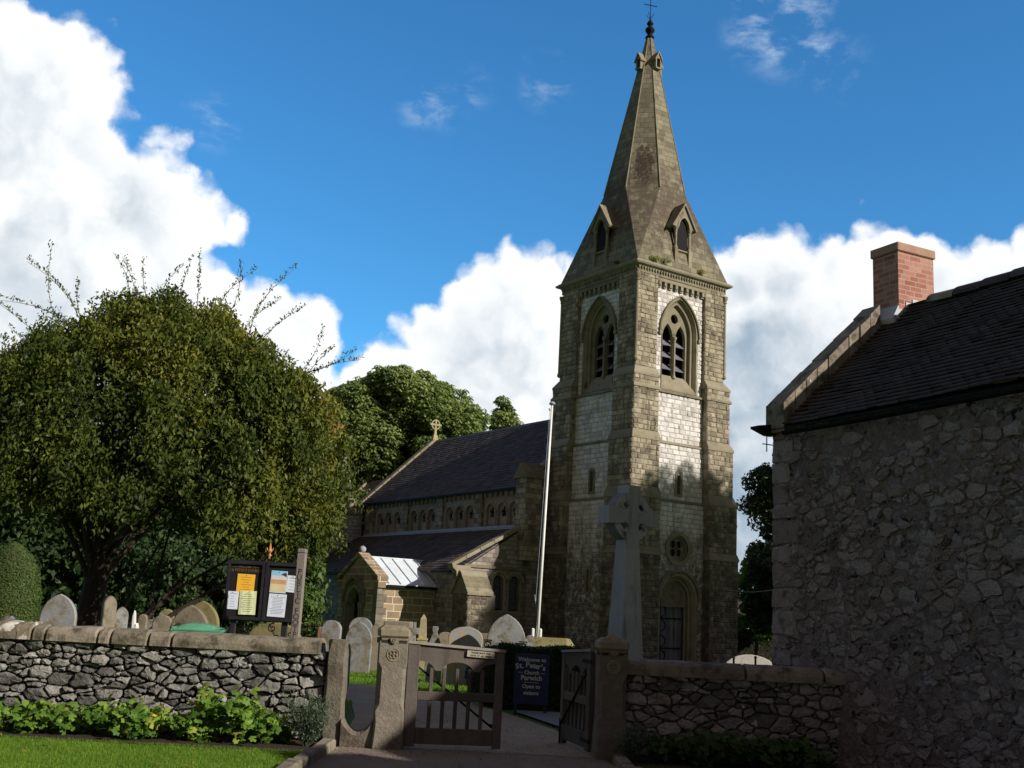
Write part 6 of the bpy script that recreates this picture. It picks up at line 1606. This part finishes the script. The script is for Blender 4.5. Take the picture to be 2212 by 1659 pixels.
# --- hedge behind the sign
def hedge(x0,x1,y0,y1,h,n,mat,seed,label):
    r=np.random.default_rng(seed);e=empty('clipped_hedge',((x0+x1)/2,(y0+y1)/2,0),0,label,'hedge');W=(x1-x0)/2;D=(y1-y0)/2
    f=r.random(n);p=np.zeros((n,3));o=np.zeros((n,3));t=f<.5;m=t.sum();p[t]=np.stack([r.uniform(-W,W,m),np.full(m,-D),r.uniform(0,h,m)],1);o[t]=(0,-1,.2)
    t=(f>=.5)&(f<.8);m=t.sum();p[t]=np.stack([r.uniform(-W,W,m),r.uniform(-D,D,m),np.full(m,h)],1);o[t]=(0,0,1)
    t=f>=.8;m=t.sum();s=r.choice([-1,1],m);p[t]=np.stack([s*W,r.uniform(-D,D,m),r.uniform(0,h,m)],1);o[t]=(1,0,0)
    p+=r.normal(0,.022,(n,3))+(.025*np.sin(p[:,0]*6))[:,None]*np.array([0,0,1])
    fastmesh('foliage',leafset(p,o,r,.05,.5,0,.8),4,np.clip(r.normal(.4,.25,n),0,1),mat,e)
    mb=MB();mb.box((-W*.97,-D*.93,0),(W*.97,D*.93,h*.96));mb.build('branches',M_bark,e)
hedge(.02,1.75,19.6,20.25,1.02,42000,L_dark,303,'dark clipped hedge behind the navy welcome board')
hedge(10.5,18.5,57,58,1.5,26000,L_dark,304,'distant dark hedge closing the gap between tower and house')
# --- border plants
def plant(x,y,w_,h,label,seed,mat=L_geran,n=420,size=.055,group='leafy plants along the foot of the sunny wall',kind='leafy'):
    r=np.random.default_rng(seed);e=empty('border_plant' if kind=='leafy' else 'catmint',(x,y,.03),0,label,'plant',group)
    nl=5;V=[];T=[];mb=MB()
    if kind=='leafy':
        nc=9;cc=np.stack([r.uniform(-.8,.8,nc)*w_,r.uniform(-.16,.12,nc),r.uniform(.35,.9,nc)*h],1)
        for i in range(n):
            c=cc[r.integers(nc)];p=c+r.normal(0,1,3)*np.array([w_*.28,.09,h*.20]);p[2]=max(.03,p[2]);s=size*r.uniform(.5,1.35)
            nrm=np.array([r.normal(0,.45),-.55+r.normal(0,.4),.75+r.normal(0,.25)]);nrm/=np.linalg.norm(nrm);a=np.cross(nrm,[0,0,1.]);a/=np.linalg.norm(a)+1e-9;b=np.cross(nrm,a);q0=r.uniform(0,6.28);t=np.clip(r.uniform(0,1)*.6+.35*(p[2]/h),0,1)
            if r.random()<.05:t=1
            # five-lobed leaf: one kite per lobe
            for k in range(nl):
                q=q0+k*6.283/6;d=a*math.cos(q)+b*math.sin(q);f=-a*math.sin(q)+b*math.cos(q)
                V+=[p,p+(d*.6+f*.42)*s,p+d*s+nrm*s*-.15,p+(d*.6-f*.42)*s];T.append(t)
        for k in range(8): c=cc[r.integers(nc)];mb.tube([(c[0]*.4,c[1]*.4,-.05),tuple(c)],.005,4)
    else:
        for i in range(n):
            a=r.uniform(0,6.28);ln=h*r.uniform(.6,1.1);sp_=r.uniform(0,1)*w_;t_=np.array([np.cos(a)*sp_,np.sin(a)*sp_*.6,ln]);m=14
            if i%14==0: mb.tube([(0,0,-.03),tuple(t_*.5+np.array([0,0,.03])),tuple(t_)],.003,4,caps=False)
            for k in range(m):
                u=.2+.8*k/m;p=t_*np.array([u,u,u])+r.normal(0,.012,3);d=unit(r,1)[0];f=np.cross(d,[0,0,1.]);s=size*r.uniform(.6,1.2)*(1 if u<.8 else .6)
                V+=[p-d*s*.5,p+f*s*.22,p+d*s*.5,p-f*s*.22];T.append(1.0 if (u>.86 and r.random()<.5) else r.uniform(0,.8))
    fastmesh('foliage',np.array(V),4,np.array(T),mat,e);mb.build('stems',M_stem,e)
pls=[(-5.75,.30,.40,'yellow-green leafy plant at the far left end of the border'),(-5.2,.34,.42,'pale leafy plant with a bright green centre, second from the left of the border'),(-4.72,.30,.40,'mid green leafy plant under the white-spotted wall stones'),(-4.25,.30,.44,'dense green leafy plant below the middle coping stones'),(-3.85,.26,.36,'low yellowing leafy plant with an orange flower in the border'),(-3.42,.26,.32,'dark low leafy plant left of the big fern-green clump'),(-3.02,.36,.50,'largest bright green leafy clump of the border'),(-2.55,.24,.38,'spreading leafy plant beside the grey-blue catmint')]
for i,(x,w_,h,lb) in enumerate(pls): plant(x,13.12+random.uniform(-.08,.06),w_*.9,h*(.92 if i==6 else .70),lb,400+i,n=560 if i==6 else 240+50*(i%3),size=(.060,.066,.046,.052,.062,.040,.050,.056)[i])
plant(-2.08,13.02,.40,.56,'grey-blue catmint bush at the wall end, spilling over the kerb',420,L_lav,n=520,size=.045,kind='catmint',group='catmint bushes at the gateway')
plant(1.55,13.1,.36,.42,'shaded catmint bush at the foot of the right gatepost',421,L_lav,n=300,size=.035,kind='catmint',group='catmint bushes at the gateway')
for i,(x,w_,h,lb) in enumerate(((2.05,.28,.38,'shaded leafy plant next to the catmint by the right gatepost'),(2.5,.3,.42,'shaded leafy plant in the middle of the right border'),(3.0,.3,.36,'shaded low leafy plant right of the middle of the right border'),(3.5,.3,.38,'shaded leafy plant nearest the house wall'))): plant(x,13.15,w_,h*.72,lb,430+i,mat=L_shadeplant,n=260,group='leafy plants along the shaded wall')
# orange flower heads and fallen leaves
for i,(x,y,z,lb) in enumerate(((-3.80,12.98,.27,'orange flower head among the leafy border plants'),)):
    mb=MB();mb.lathe([(.0,0),(.03,.01),(.035,.02),(.01,.03)],(0,0,0),8);mb.build('orange_flower',M_papO,label=lb,cat='flower',loc=(x,y,z))
fr_=np.random.default_rng(9);fl_=np.stack([fr_.uniform(-5.5,-2.1,26),fr_.uniform(10.8,12.6,26),np.full(26,.065)],1)
tag(fastmesh('fallen_leaves',leafset(fl_,np.tile([0,0,1.],(26,1)),fr_,.05,.6,0,1.5),4,np.full(26,1.0),L_weep),kind='stuff')
n=60;fl2=np.stack([fr_.uniform(-1.7,1.3,n),fr_.uniform(11.2,17,n),np.full(n,.02)],1)
tag(fastmesh('fallen_leaves',leafset(fl2,np.tile([0,0,1.],(n,1)),fr_,.045,.6,0,1.5),4,fr_.uniform(.8,1,n),L_weep),kind='stuff')
n=7000;gx=fr_.uniform(-1.8,1.3,n);gy=fr_.uniform(12.2,18.5,n);keep=(np.abs(gx+.1)>.2)|(fr_.random(n)<.5);gx=gx[keep];gy=gy[keep];n=len(gx);sz=fr_.uniform(.006,.016,n)
v=np.zeros((n,3,3));an=fr_.uniform(0,6.28,n)
for k in range(3): v[:,k]=np.stack([gx+sz*np.cos(an+k*2.1),gy+sz*np.sin(an+k*2.1),.012+fr_.uniform(0,.010,n)],1)
tag(fastmesh('gravel',v.reshape(-1,3),3,fr_.random(n),M_path),kind='stuff')
# ferns on the spire cornice
chM=Matrix.Translation((CHX,CHY,0))@Matrix.Rotation(CH_RZ,4,'Z')
for i,(F,a,z,o_,s,lb) in enumerate(((FW,-1.75,16.32,2.66,.30,'yellow-green fern tuft on the tower cornice, leftmost on the sunlit side'),(FW,-1.15,16.36,2.64,.34,'fern tuft on the tower cornice left of the sunlit lucarne'),(FW,.95,16.34,2.64,.26,'small bright fern tuft on the tower cornice right of the sunlit lucarne'),(FN,-1.3,16.3,2.66,.16,'tiny fern tuft on the shaded side of the tower cornice'))):
    r=np.random.default_rng(500+i);n=240;u=unit(r,n);u[:,2]=np.abs(u[:,2]);pp=u*(r.random(n)**.5)[:,None]*s*np.array([1,.6,.8])
    ob=fastmesh('fern_tuft',leafset(pp,u,r,.09,.3,-.2,.5),4,r.random(n),L_moss);tag(ob,lb,'fern','fern tufts on the tower cornice');ob.location=chM@Vector(F(a,z,o_))
# --- trees beyond the right edge of the view (they throw the dappled shade on tower, cross and path)
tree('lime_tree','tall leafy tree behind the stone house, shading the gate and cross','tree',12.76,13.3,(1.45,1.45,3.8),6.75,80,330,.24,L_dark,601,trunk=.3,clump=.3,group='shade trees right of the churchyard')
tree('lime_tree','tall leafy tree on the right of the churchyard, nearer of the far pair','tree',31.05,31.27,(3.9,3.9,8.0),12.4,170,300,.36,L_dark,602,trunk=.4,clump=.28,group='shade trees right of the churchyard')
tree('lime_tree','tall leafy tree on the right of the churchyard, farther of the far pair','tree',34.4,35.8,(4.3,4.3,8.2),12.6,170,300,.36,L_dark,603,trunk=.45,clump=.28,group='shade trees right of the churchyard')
# telephone wire
mb=MB();a=at(1560,1272,45);b=at(1700,1268,40);mb.tube([tuple(a+(b-a)*(i/8)+Vector((0,0,-.15*math.sin(math.pi*i/8)))) for i in range(9)],.012,4);mb.build('overhead_wire',M_flash,label='thin overhead wire crossing the gap between tower and house',cat='wire')
